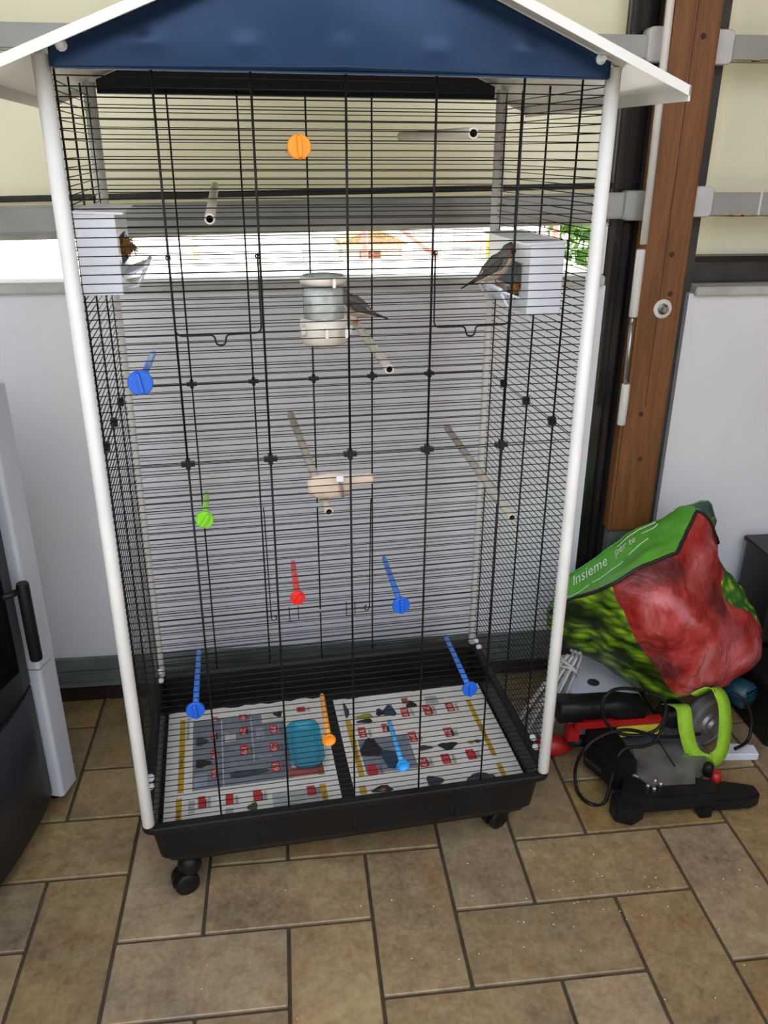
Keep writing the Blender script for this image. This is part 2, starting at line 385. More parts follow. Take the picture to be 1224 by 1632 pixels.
# ------------------------------------------------------------------ the room
WX0, WX1 = -0.95, 1.80
YW = 0.745
floor = struct('floor', MB().box((WX0, -2.6, -0.12), (WX1, YW+0.02, -0.006)), 'grout')
floor['label'] = 'dark grout bed under the herringbone floor tiles'
UX, UY, X0, Y0 = 0.1643, 0.1680, 0.0865, -0.061
GJ = 0.0035
def tile_mesh(w, h):
    mb = MB(); a, b = w/2-GJ, h/2-GJ; e = 0.002
    mb.loft([rrect(-a, -b, a, b, 0.002, -0.009, 1), rrect(-a, -b, a, b, 0.002, -0.0015, 1), rrect(-a+e, -b+e, a-e, b-e, 0.002, 0.0, 1)], 0, False, False, True)
    return mb
t_h = t_v = None
def put_tile(name_mesh, cx, cy, proto, w, h):
    if proto is None:
        proto = link_mesh('tile', tile_mesh(w, h), 'tile', floor)
        o = proto
    else:
        o = proto.copy(); COL.objects.link(o); o.parent = floor
    o.location = Vector((cx, cy, random.uniform(-0.0006, 0.0003))) - floor.location
    return proto
for i in range(-7, 14):
    for j in range(-10, 6):
        xa, ya = X0+i*UX, Y0+j*UY
        if (i-j) % 4 == 0:
            if xa+2*UX < WX0+0.1 or xa > WX1-0.3 or ya > YW-0.05: continue
            if xa < WX0-0.05 or xa+2*UX > WX1: continue
            t_h = put_tile('tile', xa+UX, ya+UY/2, t_h, 2*UX, UY)
        if (j-(i+1)) % 4 == 0:
            if xa < WX0-0.02 or xa+UX > WX1 or ya > YW-0.05: continue
            t_v = put_tile('tile', xa+UX/2, ya+UY, t_v, UX, 2*UY)

XC0, XC1 = 1.045, 1.300          # steel column between the two bays
wall_b = struct('wall_back', MB().box((WX0, YW, -0.1), (XC0+0.02, 1.08, 1.088)), 'plaster')
wall_b['label'] = 'low white plaster wall behind the bird cage'
wall_r2 = struct('wall_back_right', MB().box((XC1-0.02, YW, -0.1), (WX1, 1.08, 1.066)), 'plaster')
wall_r2['label'] = 'white plaster wall right of the wooden post'
wl = struct('wall_left', MB().box((WX0-0.1, -1.4, -0.1), (WX0, 1.08, 2.5)), 'plaster'); wl['label'] = 'plain side wall at the left'
wr_ = struct('wall_right', MB().box((WX1, -1.4, -0.1), (WX1+0.1, 1.08, 2.5)), 'wood'); wr_['label'] = 'unseen right side wall, set close and brown to cut light'  # out of view; moved in and browned to dim the right-hand plaster
ce = struct('ceiling', MB().box((WX0-0.1, -0.65, 2.5), (WX1+0.1, 1.0, 2.56)), 'ceiling'); ce['label'] = 'plain pale ceiling'
hw = struct('wall_front', MB().box((-6, -4.3, -0.125), (8, -4.2, 2.2)), 'house'); hw['label'] = 'rendered house wall across the yard behind the camera'
sl = struct('trim_1', MB().box((WX0, 0.73, 1.088), (XC0+0.012, 0.80, 1.113)), 'sill', bevel=0.003); sl['label'] = 'grey stone window sill on the low wall'
so = struct('trim_2', MB().box((WX0, 0.80, 1.086), (XC0+0.02, 1.12, 1.1128)), 'outsill', bevel=0.003); so['label'] = 'sunlit white outer ledge beyond the gap'
sr = struct('trim_3', MB().box((XC1-0.01, 0.73, 1.062), (WX1, 1.1, 1.083)), 'sill', bevel=0.003); sr['label'] = 'pale sill right of the wooden post'

# skirting tiles and the ribbed metal track above them
bb = struct('baseboard_back', MB().box((WX0, 0.736, 0.0), (WX1, YW, 0.046)), 'grout'); bb['label'] = 'mortar bed behind dark skirting tiles'
x = -0.895
proto = None
while x < WX1-0.3:
    if proto is None:
        mb = MB().box((-0.1635, -0.005, 0.0), (0.1635, 0.005, 0.043)); proto = link_mesh('skirting_tile', mb, 'skirt', bb, bevel=0.0015); o = proto
    else:
        o = proto.copy(); COL.objects.link(o); o.parent = bb
    o.location = Vector((x+0.165, 0.7325, 0.0012))-bb.location
    x += 0.3315
mb = MB().box((WX0, 0.726, 0.048), (WX1, YW, 0.132))
tr = struct('trim_4', mb, 'profile', bevel=0.003); tr['label'] = 'ribbed grey metal track above the skirting'
for z0, z1, y0 in ((0.052, 0.066, 0.716), (0.080, 0.090, 0.719), (0.098, 0.1015, 0.7225)):
    child_of_struct('rib', MB().box((WX0, y0, z0), (WX1, 0.7262, z1)), 'profile', tr, bevel=0.002)

# shutters: cream sheet, dark seam, tubes
def tilted(z_at, x0, x1, y0, y1, dz0, dz1):
    """bar between x0 and x1 whose height follows z_at(x)"""
    a, b = z_at(x0), z_at(x1)
    vs = [(x0,y0,a+dz0),(x1,y0,b+dz0),(x1,y1,b+dz0),(x0,y1,a+dz0),(x0,y0,a+dz1),(x1,y0,b+dz1),(x1,y1,b+dz1),(x0,y1,a+dz1)]
    return MB().add(vs, [(0,3,2,1),(4,5,6,7),(0,1,5,4),(1,2,6,5),(2,3,7,6),(3,0,4,7)])
zt = lambda x: 1.2145 + (x+0.26)*0.0205           # underside of the lower tube
z2 = lambda x: 1.572 + (x+0.24)*0.0010
sh = Thing('roller_shutter', 'raised cream shutter sheet with dark seam behind the cage', 'shutter', (0.05, 0.81, 1.19))
sheet = MB()
NX, NZ = 40, 24
def sheet_grid(mb, x0, x1, zb, zt_, y, amp, thick=0.004):
    g = []
    for s_ in (0, 1):
        for i in range(NX+1):
            for j in range(NZ+1):
                x_ = x0+(x1-x0)*i/NX; zb_ = zb(x_); z_ = zb_+(zt_-zb_)*j/NZ
                y_ = y+s_*thick+amp*noise.noise(Vector((x_*2.3, z_*1.7, 3.1)))
                g.append((x_, y_, z_))
    W_ = NZ+1; H_ = (NX+1)*W_; fs = []
    for i in range(NX):
        for j in range(NZ):
            q = (i*W_+j, (i+1)*W_+j, (i+1)*W_+j+1, i*W_+j+1); fs.append(q); fs.append(tuple(H_+k for k in reversed(q)))
    for i in range(NX): fs.append((i*W_, H_+i*W_, H_+(i+1)*W_, (i+1)*W_)); fs.append((i*W_+NZ, (i+1)*W_+NZ, H_+(i+1)*W_+NZ, H_+i*W_+NZ))
    for j in range(NZ): fs.append((j, j+1, H_+j+1, H_+j)); k = NX*W_+j; fs.append((k, H_+k, H_+k+1, k+1))
    mb.add(g, fs, 0, True); return mb
sh.part('sheet', sheet_grid(MB(), WX0+0.01, 1.11, lambda x: zt(x)-0.010, 2.499, 0.834, 0.003), 'tarp')
sh.part('seam', tilted(zt, WX0+0.01, 1.09, 0.816, 0.829, 0.0615, 0.075), 'dark', bevel=0.002)
sh.part('bottom_lip', tilted(zt, WX0+0.01, 1.075, 0.800, 0.829, -0.018, -0.001), 'sill', bevel=0.003)
sh2 = Thing('roller_shutter', 'lowered cream shutter sheet right of the wooden post', 'shutter', (1.8, 0.81, 1.083))
sh2.part('sheet', sheet_grid(MB(), XC1-0.04, WX1-0.005, lambda x: 1.10, 2.499, 0.832, 0.004), 'tarp')
bbm = sh2.part('bottom_bar', MB().box((XC1-0.008, 0.795, 1.0855), (WX1-0.01, 0.838, 1.143)), 'strip', bevel=0.004)
sh2.part('bar_lip', MB().box((XC1-0.008, 0.786, 1.137), (WX1-0.01, 0.8345, 1.149)), 'dark', parent=bbm, bevel=0.002)

def rail(lbl, z_at, x0, x1, h, y0=0.722, y1=0.762, base_x=None):
    t = Thing('horizontal_rail', lbl, 'rail', ((x0+x1)/2, (y0+y1)/2, z_at((x0+x1)/2)), group='grey metal tubes across the shutters')
    t.part('tube', tilted(z_at, x0, x1, y0, y1, 0, h), 'tube', bevel=0.004)
    return t
zq1 = lambda x: 1.2165 + (x+0.238)*0.0195
zq2 = lambda x: 1.5665 + (x+0.217)*0.0
r1 = rail('lower grey metal tube running behind the cage below the dark seam', zq1, WX0+0.01, 1.085, 0.0560)
r2 = rail('upper grey metal tube passing behind the cage roof', zq2, WX0+0.01, 1.115, 0.048)
zr1 = lambda x: 1.2455; zr2 = lambda x: 1.5665
r3 = rail('lower rusty grey tube right of the wooden post', zr1, 1.26, WX1-0.01, 0.052)
r4 = rail('upper rusty grey tube right of the wooden post', zr2, 1.26, WX1-0.01, 0.052)
for r_, z_ in ((r3, 1.2455), (r4, 1.5665)):
    mb = MB()
    for k in range(9):
        xx = random.uniform(1.30, 1.62); w = random.uniform(0.008, 0.04); mb.box((xx, 0.7212, z_+0.0005), (xx+w, 0.7225, z_+random.uniform(0.003, 0.007)))
    mb.box((1.30, 0.7212, z_+0.0005), (1.66, 0.7225, z_+0.002)); mb.box((1.455, 0.7212, z_+0.004), (1.475, 0.7225, z_+0.012))
    r_.part('rust_edge', mb, 'rust')
r3.part('paint_mark', MB().box((1.408, 0.7210, 1.249), (1.4125, 0.7225, 1.299)), 'white_paint')
def plate(x0, x1, z0, z1, y0, y1, r=0.012):
    M_ = Matrix(((1,0,0,0),(0,0,1,0),(0,1,0,0),(0,0,0,1)))
    mb = MB(); e = 0.003
    L = [[M_ @ Vector(p) for p in rrect(x0+d, z0+d, x1-d, z1-d, r-d, y)] for d, y in ((e, y0), (0, y0+e), (0, y1))]
    return mb.loft(L, 0, True)
r2.part('end_bracket', plate(1.090, 1.150, 1.562, 1.630, 0.712, 0.75), 'bracket')
r4.part('end_bracket', plate(1.20, 1.284, 1.559, 1.627, 0.712, 0.75), 'bracket')
r1.part('end_bracket', plate(1.078, 1.150, 1.238, 1.303, 0.712, 0.75), 'tube')
r3.part('end_bracket', plate(1.20, 1.290, 1.245, 1.312, 0.712, 0.75), 'bracket')

# steel column and wooden post
col = Thing('steel_column', 'glossy black steel column behind the wooden post', 'column', (1.17, 0.78, 0.0))
col.part('flange', MB().box((1.080, 0.7785, 0.0), (1.296, 0.828, 2.5)), 'strip', bevel=0.002)
col.part('channel', MB().box((1.066, 0.765, 0.0), (1.130, 0.7795, 2.5)), 'black_gloss', bevel=0.004)
col.part('guide_rail', MB().box((1.058, 0.748, 0.0), (1.076, 0.766, 1.225)), 'black_gloss', bevel=0.003)
col.part('guide_rail', MB().box((1.100, 0.748, 0.0), (1.114, 0.766, 1.23)), 'black_gloss', bevel=0.003)
col.part('edge_strip', MB().box((1.236, 0.764, 0.0), (1.292, 0.779, 2.5)), 'strip', bevel=0.002)
col.part('jamb', MB().box((1.046, 0.7475, 1.1135), (1.0575, 0.79, 1.225)), 'white_paint', bevel=0.002)
post = Thing('wooden_post', 'brown stained wooden post with a bolt and white washer', 'post', (1.18, 0.71, 0.0))
post.part('beam', MB().box((1.124, 0.690, 0.455), (1.238, 0.738, 2.5)), 'wood', bevel=0.006)
post.part('crack', MB().box((1.179, 0.6893, 0.80), (1.1805, 0.6945, 2.4)), 'hole')
post.part('foot', MB().box((1.130, 0.696, 0.0), (1.232, 0.736, 0.4545)), 'profile', bevel=0.004)
MY = Matrix.Rotation(PI/2, 4, 'X')     # local z -> -y
def ylathe(prof, c, seg=24, mi=0, cap0=True, cap1=True):
    M_ = Matrix.Translation(c) @ MY
    return MB().lathe(prof, (0, 0, 0), seg, mi, M_, True, cap0, cap1)
w = post.part('washer', ylathe([(0.023, 0), (0.023, 0.002), (0.020, 0.0035)], (1.191, 0.6905, 1.040)), 'white_paint')
post.part('bolt', ylathe([(0.014, 0.003), (0.013, 0.005), (0.0085, 0.0055), (0.0085, 0.018), (0.007, 0.020)], (1.191, 0.6905, 1.040), 8), 'steel', parent=w)
for k, (kx, kz) in enumerate(((1.196, 1.165), (1.205, 1.075), (1.172, 0.78), (1.185, 0.66), (1.20, 1.61))):
    post.part('knot', ylathe([(0.007, 0.0), (0.006, 0.0004)], (kx, 0.6902, kz), 10), 'hole')

# awning crank rod in front of the column
rod = Thing('awning_crank', 'white crank rod hanging beside the wooden post', 'crank', (1.112, 0.676, 0.76))
rod.part('upper_tube', MB().tube([(1.1085, 0.676, 2.45), (1.112, 0.676, 1.67), (1.118, 0.676, 1.19)], 0.0085, 14), 'white_paint')
rod.part('grip', MB().lathe([(0.0095, 0), (0.0105, 0.003), (0.0105, 0.15), (0.0095, 0.154)], (1.114, 0.676, 1.025), 16), 'white_paint')
rod.part('joint', MB().lathe([(0.005, 0), (0.005, 0.022)], (1.1125, 0.676, 1.004), 10), 'steel')
rod.part('thin_rod', MB().tube([(1.1125, 0.676, 1.006), (1.1145, 0.676, 0.872)], 0.0058, 12), 'steel')
rod.part('joint', MB().lathe([(0.0048, 0), (0.0048, 0.020)], (1.1146, 0.676, 0.862), 10), 'steel')
rod.part('handle', MB().lathe([(0.009, 0), (0.0105, 0.003), (0.0105, 0.102), (0.0095, 0.105)], (1.117, 0.676, 0.758), 16), 'white_paint')

# ------------------------------------------------------------------ outside
gr = struct('ground_outside', MB().box((-40, -40, -0.30), (40, 40, -0.125)), 'ground'); gr['label'] = 'pale sunlit concrete ground outside'
def crown(c, r, n, seed):
    rnd = random.Random(seed); mb = MB()
    for _ in range(n):
        d = Vector((rnd.gauss(0, 1), rnd.gauss(0, 1), rnd.gauss(0, 1))).normalized()*(rnd.random()**0.4)
        p = Vector(c)+Vector((d.x*r[0], d.y*r[1], d.z*r[2])); s_ = rnd.uniform(0.05, 0.11)
        a = Vector((rnd.gauss(0, 1), rnd.gauss(0, 1), rnd.gauss(0, 1))).normalized(); b_ = a.orthogonal().normalized()
        mb.add([p-a*s_, p+b_*s_*0.5, p+a*s_, p-b_*s_*0.5], [(0, 1, 2, 3)])
    return mb
for k, (tx, ty, lbl) in enumerate(((3.6, 7.3, 'round green tree nearest the fence seen through the gap'), (5.2, 8.6, 'green tree farther right beyond the gap'))):
    t = Thing('garden_tree', lbl, 'tree', (tx, ty, -0.125), group='garden trees outside')
    t.part('trunk', MB().tube([(tx, ty, -0.125), (tx+0.03, ty, 0.7), (tx, ty, 1.3)], [0.09, 0.07, 0.05], 8), 'bark')
    t.part('crown', crown((tx, ty, 1.15), (0.75, 0.7, 1.0), 1500, k+3), 'leafg', kind='stuff')
fe = Thing('wire_fence', 'reddish wire mesh fence beyond the window gap', 'fence', (2.0, 6.0, -0.125))
mb = MB()
for i in range(14): mb.tube([(1.05+i*0.115, 6.0, -0.12), (1.05+i*0.115, 6.0, 1.1)], 0.004, 4)
for j in range(10): mb.tube([(1.0, 6.006, 0.0+j*0.115), (2.6, 6.006, 0.0+j*0.115)], 0.004, 4)
fe.part('mesh', mb, 'redpaint', kind='stuff')
for xx in (0.98, 2.62): fe.part('fence_post', MB().tube([(xx, 6.0, -0.125), (xx, 6.0, 1.2)], 0.03, 8), 'redpaint')
one('support_bar', MB().tube([(1.62, 5.8, 0.54), (1.18, 5.8, 0.86), (0.9, 5.8, 1.06)], 0.02, 8).tube([(1.62, 5.8, 0.56), (2.2, 5.8, -0.12)], 0.02, 8), 'redpaint', 'red sloping bar in front of the outdoor fence', 'bar')
one('marker_post', MB().lathe([(0.05, 0), (0.05, 0.85), (0.04, 0.9)], (1.925, 5.4, -0.125), 12), 'yellowpaint', 'yellow post outside beside the right nest box', 'post')
one('marker_post', MB().lathe([(0.03, 0), (0.03, 0.85), (0.02, 0.9)], (-0.40, 6.0, -0.125), 12), 'paleyellow', 'pale yellow post outside seen past the left nest box', 'post')
ht = Thing('garden_shed', 'low beige shed outside beyond the feeder', 'shed', (1.15, 8.0, -0.125))
ht.part('wall', MB().box((0.92, 7.8, -0.125), (1.55, 8.4, 0.50)), 'hut', bevel=0.01)
ht.part('roof', MB().prism([(0.86, 0.49), (1.61, 0.49), (1.24, 0.66)], 7.74, 8.46, 0, Matrix(((1,0,0,0),(0,0,1,0),(0,1,0,0),(0,0,0,1)))), 'rust')
ht.part('door', MB().box((1.1, 7.785, -0.12), (1.32, 7.81, 0.42)), 'wood')

# ------------------------------------------------------------------ the cage
W_, D_, H_ = 0.78, 0.4933, 1.27
cage = Thing('bird_cage', 'tall black wire bird cage with white posts and roof on castors', 'bird cage', (W_/2, D_/2, -0.225), CM)
PR = 0.0113
for px_, py_ in ((0, 0), (W_, 0), (0, D_), (W_, D_)):
    p = cage.part('corner_post', MB().lathe([(PR-0.001, 0.0), (PR, 0.0015), (PR, H_)], (px_, py_, 0.0), 18), 'white_paint')
ZM = 0.7095; DZ = 0.01245
ups = [ZM+0.002+k*DZ for k in range(44)]
lows = [ZM-0.002-k*DZ for k in range(57)]
RH, RV = 0.00085, 0.0018
VX = [W_/2+(k-2)*0.128 for k in range(5)]
VY = [D_/2+(1-k)*0.1353 for k in range(3)]
DOORX = (0.267, 0.512); DOORZ = (0.132, 0.415)
for zs, z0, z1 in ((ups, ZM+0.001, 1.262), (lows, 0.002, ZM-0.001)):
    for y_, sgn in ((0.0, -1), (D_, 1)):
        mb = MB()
        for z in zs: mb.tube([(PR*0.6, y_, z), (W_-PR*0.6, y_, z)], RH, 5)
        pan = cage.part('wire_panel', mb, 'wire', kind='stuff')
        for i, x_ in enumerate(VX):
            yy = y_+sgn*0.0022
            if y_ > 0 and zs is lows and i == 2:
                cage.part('upright_wire', MB().tube([(x_, yy, z0), (x_, yy, DOORZ[0]-0.004)], RV, 6).tube([(x_, yy, DOORZ[0]+0.008), (x_, yy, DOORZ[1]-0.008)], RV, 6).tube([(x_, yy, DOORZ[1]+0.004), (x_, yy, z1)], RV, 6), 'wire', parent=pan)
            else:
                cage.part('upright_wire', MB().tube([(x_, yy, z0), (x_, yy, z1)], RV, 6), 'wire', parent=pan)
    for x_, sgn in ((0.0, -1), (W_, 1)):
        mb = MB()
        for z in zs: mb.tube([(x_, PR*0.6, z), (x_, D_-PR*0.6, z)], RH, 5)
        pan = cage.part('wire_panel', mb, 'wire', kind='stuff')
        for y_ in VY+[0.021, D_-0.021]:
            cage.part('upright_wire', MB().tube([(x_+sgn*0.0022, y_, z0), (x_+sgn*0.0022, y_, z1)], RV if y_ in VY else 0.0012, 6), 'wire', parent=pan)
def clip(x_, y_, ax):
    mb = MB(); a = 0.0105; b = 0.0036; c = 0.0080
    if ax == 'x':
        mb.box((x_-a, y_-0.0045, ZM-b), (x_+a, y_+0.0045, ZM+b)); mb.box((x_-b, y_-0.006, ZM-c), (x_+b, y_+0.006, ZM+c))
    else:
        mb.box((x_-0.0045, y_-a, ZM-b), (x_+0.0045, y_+a, ZM+b)); mb.box((x_-0.006, y_-b, ZM-c), (x_+0.006, y_+b, ZM+c))
    cage.part('panel_clip', mb, 'black_plastic')
for x_ in VX: clip(x_, 0.0, 'x'); clip(x_, D_, 'x')
for y_ in VY: clip(0.0, y_, 'y'); clip(W_, y_, 'y')

# doors
def arc_corner(pts, r=0.010, n=5):
    out = [Vector(pts[0])]
    for i in range(1, len(pts)-1):
        p = Vector(pts[i]); a = (Vector(pts[i-1])-p).normalized(); b = (Vector(pts[i+1])-p).normalized()
        rr = min(r, (Vector(pts[i-1])-p).length*0.45, (Vector(pts[i+1])-p).length*0.45)
        for k in range(n+1):
            t = k/n; q = (p+a*rr)*(1-t)**2+p*(2*t*(1-t))+(p+b*rr)*t*t; out.append(q)
    out.append(Vector(pts[-1])); return out
for xa, xb, xm in ((0.1335, 0.2585, 0.198), (0.5215, 0.644, 0.581)):
    y_ = -0.0055; zt_, zb_ = 1.020, 0.9095; n = 0.0085
    path = arc_corner([(xa-0.001, y_+0.006, zt_+0.003), (xa, y_, zt_), (xa+0.001, y_, zb_), (xm-n, y_, zb_), (xm-n+0.002, y_-0.003, zb_-0.0145), (xm+n-0.002, y_-0.003, zb_-0.0145), (xm+n, y_, zb_), (xb, y_, zb_+0.001), (xb, y_, zt_), (xb+0.001, y_+0.006, zt_+0.003)])
    d = cage.part('door_frame', MB().tube(path, 0.0014, 6), 'wire', label='black wire door with notched latch bar')
    for xx in (xa, xb): cage.part('hinge_loop', MB().tube([(xx+0.003*math.cos(t), y_, zt_+0.003*math.sin(t)) for t in [k*PI/5 for k in range(11)]], 0.0012, 5), 'wire', parent=d)
y_ = D_-0.006
dl = cage.part('door_frame', MB().tube([(DOORX[0]+0.0, y_+0.006, DOORZ[1]+0.003), (DOORX[0]+0.001, y_, DOORZ[1]-0.006), (DOORX[0]+0.004, y_, DOORZ[0])]+[(DOORX[0]+0.010-0.006*math.cos(t), y_, DOORZ[0]-0.007*math.sin(t)) for t in [k*PI/6 for k in range(1, 10)]], 0.0013, 6), 'wire')
cage.part('door_rod', MB().tube([(DOORX[1]+0.003, y_+0.006, DOORZ[1]+0.006), (DOORX[1]+0.001, y_, DOORZ[1]-0.004), (DOORX[1]-0.003, y_, DOORZ[0]+0.004)]+[(DOORX[1]-0.009+0.006*math.cos(t), y_, DOORZ[0]+0.004-0.007*math.sin(t)) for t in [k*PI/6 for k in range(1, 10)]], 0.0013, 6), 'wire', parent=dl)
for xx in (0.325, 0.463):
    cage.part('latch_loop', MB().tube(arc_corner([(xx-0.0105, y_, 0.158), (xx-0.0105, y_-0.002, 0.120), (xx+0.0105, y_-0.002, 0.120), (xx+0.0105, y_, 0.158)], 0.003), 0.0011, 5), 'wire', parent=dl)

# tray
def rr_in(d, z, r=0.022): return rrect(-0.0+d, 0.0+d, W_-d, D_-d, max(r-d*0.3, 0.006), z)
mb = MB()
mb.loft([rr_in(0.012, -0.058), rr_in(0.006, -0.006), rr_in(0.002, 0.0), rr_in(-0.013, 0.0), rr_in(-0.0145, -0.003), rr_in(-0.0145, -0.013), rr_in(-0.012, -0.0145), rr_in(0.0, -0.016), rr_in(0.010, -0.098), rr_in(0.014, -0.1), rr_in(0.022, -0.118), rr_in(0.036, -0.1185), rr_in(0.040, -0.139)], 0, False, True, True)
tray = cage.part('tray', mb, 'black_plastic')
for xx in (0.20, 0.39, 0.60):
    cage.part('tray_rib', MB().box((xx-0.002, 0.0045, -0.094), (xx+0.002, 0.012, -0.02)), 'black_plastic', parent=tray)
for cx, cy, a in ((0.060, 0.056, 1.9), (0.732, 0.108, 2.0), (0.06, D_-0.06, 0.3), (0.71, D_-0.06, -0.4)):
    Mw = Matrix.Translation((cx, cy, -0.225)) @ Matrix.Rotation(a, 4, 'Z')
    Mx = Matrix.Rotation(PI/2, 4, 'Y')
    mb = MB().lathe([(0.020, 0.046), (0.025, 0.056), (0.024, 0.070), (0.016, 0.0865)], (0, 0, 0), 12, 0, Mw)
    cst = cage.part('castor', mb, 'black_plastic')
    for s_ in (-1, 1):
        mb = MB().lathe([(0.010, -0.008), (0.0235, -0.0075), (0.025, -0.004), (0.025, 0.004), (0.022, 0.0085), (0.010, 0.0105)], (0, 0, 0), 20, 0, Mw @ Matrix.Translation((s_*0.0125, 0.012, 0.0252)) @ Mx)
        cage.part('wheel', mb, 'black_plastic', parent=cst)
    hood = MB(); L = []
    for s_ in (-0.0045, 0.0045):
        L.append([Mw @ Vector((s_, 0.012+0.0275*math.cos(t), 0.0255+0.0275*math.sin(t))) for t in [-PI*0.15+PI*1.0*k/8 for k in range(9)]]+[Mw @ Vector((s_, 0.012+0.012*math.cos(t), 0.0255+0.012*math.sin(t))) for t in [PI*0.85-PI*1.0*k/8 for k in range(9)]])
    hood.loft(L, 0, False); cage.part('hood', hood, 'black_plastic', parent=cst)
# fasteners
for kx, ky, kz in ((0.004, 0.462, 0.032), (0.004, 0.452, 0.014), (0.010, 0.035, 0.080), (0.008, 0.032, 0.063), (0.776, 0.455, 0.030), (0.778, 0.437, 0.022), (0.776, 0.055, 0.042), (0.777, 0.040, 0.030)):
    cage.part('fastener', MB().ball((kx, ky, kz), (0.0075, 0.0085, 0.0065), 12), 'white_plastic')

# gables and roof
def gable(y0, y1, zb, mi):
    s_ = 0.4; zc = 1.276
    poly = [(0.012, zb), (W_-0.012, zb), (W_-0.012, zc), (W_/2, zc+(W_/2-0.012)*s_), (0.012, zc)]
    return MB().prism(poly, y0, y1, 0, Matrix(((1,0,0,0),(0,0,1,0),(0,1,0,0),(0,0,0,1))))
def dented_gable():
    nx, nz = 110, 16; mb = MB(); top = lambda x: 1.276+min(x-0.012, W_-0.012-x)*0.4
    for sd in (0, 1):
        for i in range(nx+1):
            x = 0.012+(W_-0.024)*i/nx
            for j in range(nz+1):
                z = 1.2555+(top(x)-1.2555)*j/nz; y = -0.0150
                for dx in (0.134, 0.258, 0.385, 0.512, 0.640):
                    r2 = ((x-dx)/0.016)**2+((z-1.284)/0.010)**2; y -= 0.0016*math.exp(-r2)
                y -= 0.0022*noise.noise(Vector((x*7, z*11, 0.3)))
                mb.v.append((x, y+0.0016*sd, z))
    n = nz+1; hh = (nx+1)*n
    def q(f): mb.f.append(f); mb.m.append(0); mb.sm.append(True)
    for i in range(nx):
        for j in range(nz):
            f = [i*n+j, (i+1)*n+j, (i+1)*n+j+1, i*n+j+1]; q(f); q([hh+k for k in reversed(f)])
        q([i*n, hh+i*n, hh+(i+1)*n, (i+1)*n]); q([i*n+nz, (i+1)*n+nz, hh+(i+1)*n+nz, hh+i*n+nz])
    for j in range(nz): q([j, j+1, hh+j+1, hh+j]); k = nx*n+j; q([k, hh+k, hh+k+1, k+1])
    return mb
g = cage.part('gable', dented_gable(), 'gable', label='glossy navy blue front gable')
cage.part('gable_lip', MB().box((0.014, -0.0155, 1.2535), (W_-0.014, -0.004, 1.2556)), 'gable', parent=g)
g2 = cage.part('gable', gable(D_+0.0125, D_+0.0145, 1.254, 0), 'black_metal', label='black rear gable')
cage.part('gable_lip', MB().box((0.014, D_-0.012, 1.252), (W_-0.014, D_+0.0145, 1.2545)), 'black_metal', parent=g2)
for xx, s_ in ((0.029, 1), (0.751, -1)):
    b_ = cage.part('bolt', ylathe([(0.0075, 0), (0.0075, 0.003), (0.004, 0.004), (0.004, 0.012)], (xx, -0.0155, 1.279), 10), 'white_plastic', parent=g)
YF, YB = -0.078, D_+0.075; SL = 0.4; ZR = 1.4285; TH = 0.003; EX = 0.4705
n_ = math.hypot(1, SL)
for s_ in (-1, 1):
    mb = MB()
    xo = W_/2+s_*EX; zo = ZR-SL*EX; xr = W_/2
    up = 0.0105
    # sheet
    mb.add([(xr, YF, ZR), (xo, YF, zo), (xo, YB, zo), (xr, YB, ZR), (xr, YF, ZR+TH), (xo, YF, zo+TH), (xo, YB, zo+TH), (xr, YB, ZR+TH)], [(0,1,2,3),(4,5,6,7),(0,1,5,4),(1,2,6,5),(2,3,7,6),(3,0,4,7)])
    rf = cage.part('roof_panel', mb, 'roof')
    lip = MB()
    for ya, yb in ((YF-0.0015, YF+0.0015), (YB-0.0015, YB+0.0015)):
        lip.add([(xr, ya, ZR-0.010), (xo, ya, zo-0.010), (xo, yb, zo-0.010), (xr, yb, ZR-0.010), (xr, ya, ZR+TH), (xo, ya, zo+TH), (xo, yb, zo+TH), (xr, yb, ZR+TH)], [(0,1,2,3),(4,5,6,7),(0,1,5,4),(1,2,6,5),(2,3,7,6),(3,0,4,7)])
    lip.box((min(xo-s_*0.003, xo), YF-0.0015, zo-0.016), (max(xo-s_*0.003, xo), YB+0.0015, zo+TH))
    cage.part('roof_edge', lip, 'roof', parent=rf)

# ------------------------------------------------------------------ things in the cage (frame CM)
def perch(label, a, b, r=0.0076):
    a = Vector(a); b = Vector(b); t = Thing('tube_perch', label, 'perch', (a.x, a.y, a.z-r), CM, 'hollow beige perches')
    d = (b-a).normalized(); u = d.orthogonal().normalized(); w = d.cross(u); seg = 16; loops = []
    for p, rr in ((a+d*0.03, r*0.62), (a+d*0.0005, r*0.66), (a, r*0.75), (a, r*0.96), (a+d*0.001, r), (b, r), (b, r*0.7)):
        loops.append([p+u*rr*math.cos(2*PI*k/seg)+w*rr*math.sin(2*PI*k/seg) for k in range(seg)])
    t.part('tube', MB().loft(loops, [1, 0, 0, 0, 0, 0], True, True, True), ['perch', 'hole'])
    return t
perch('short-looking beige tube perch near the top left beside the roof', (0.195, 0.004, 1.070), (0.2105, 0.490, 1.0955))
perch('beige tube perch at top right pointing at the camera under the roof', (0.576, 0.004, 1.183), (0.5755, 0.490, 1.185), 0.0082)
perch('beige tube perch beside the drinker with a finch on it', (0.455, 0.004, 0.844), (0.4655, 0.490, 0.8485))
perch('beige tube perch passing behind the cuttlebone', (0.354, 0.004, 0.608), (0.337, 0.490, 0.633))
perch('beige tube perch at lower right of the cage middle', (0.676, 0.004, 0.571), (0.690, 0.490, 0.583))

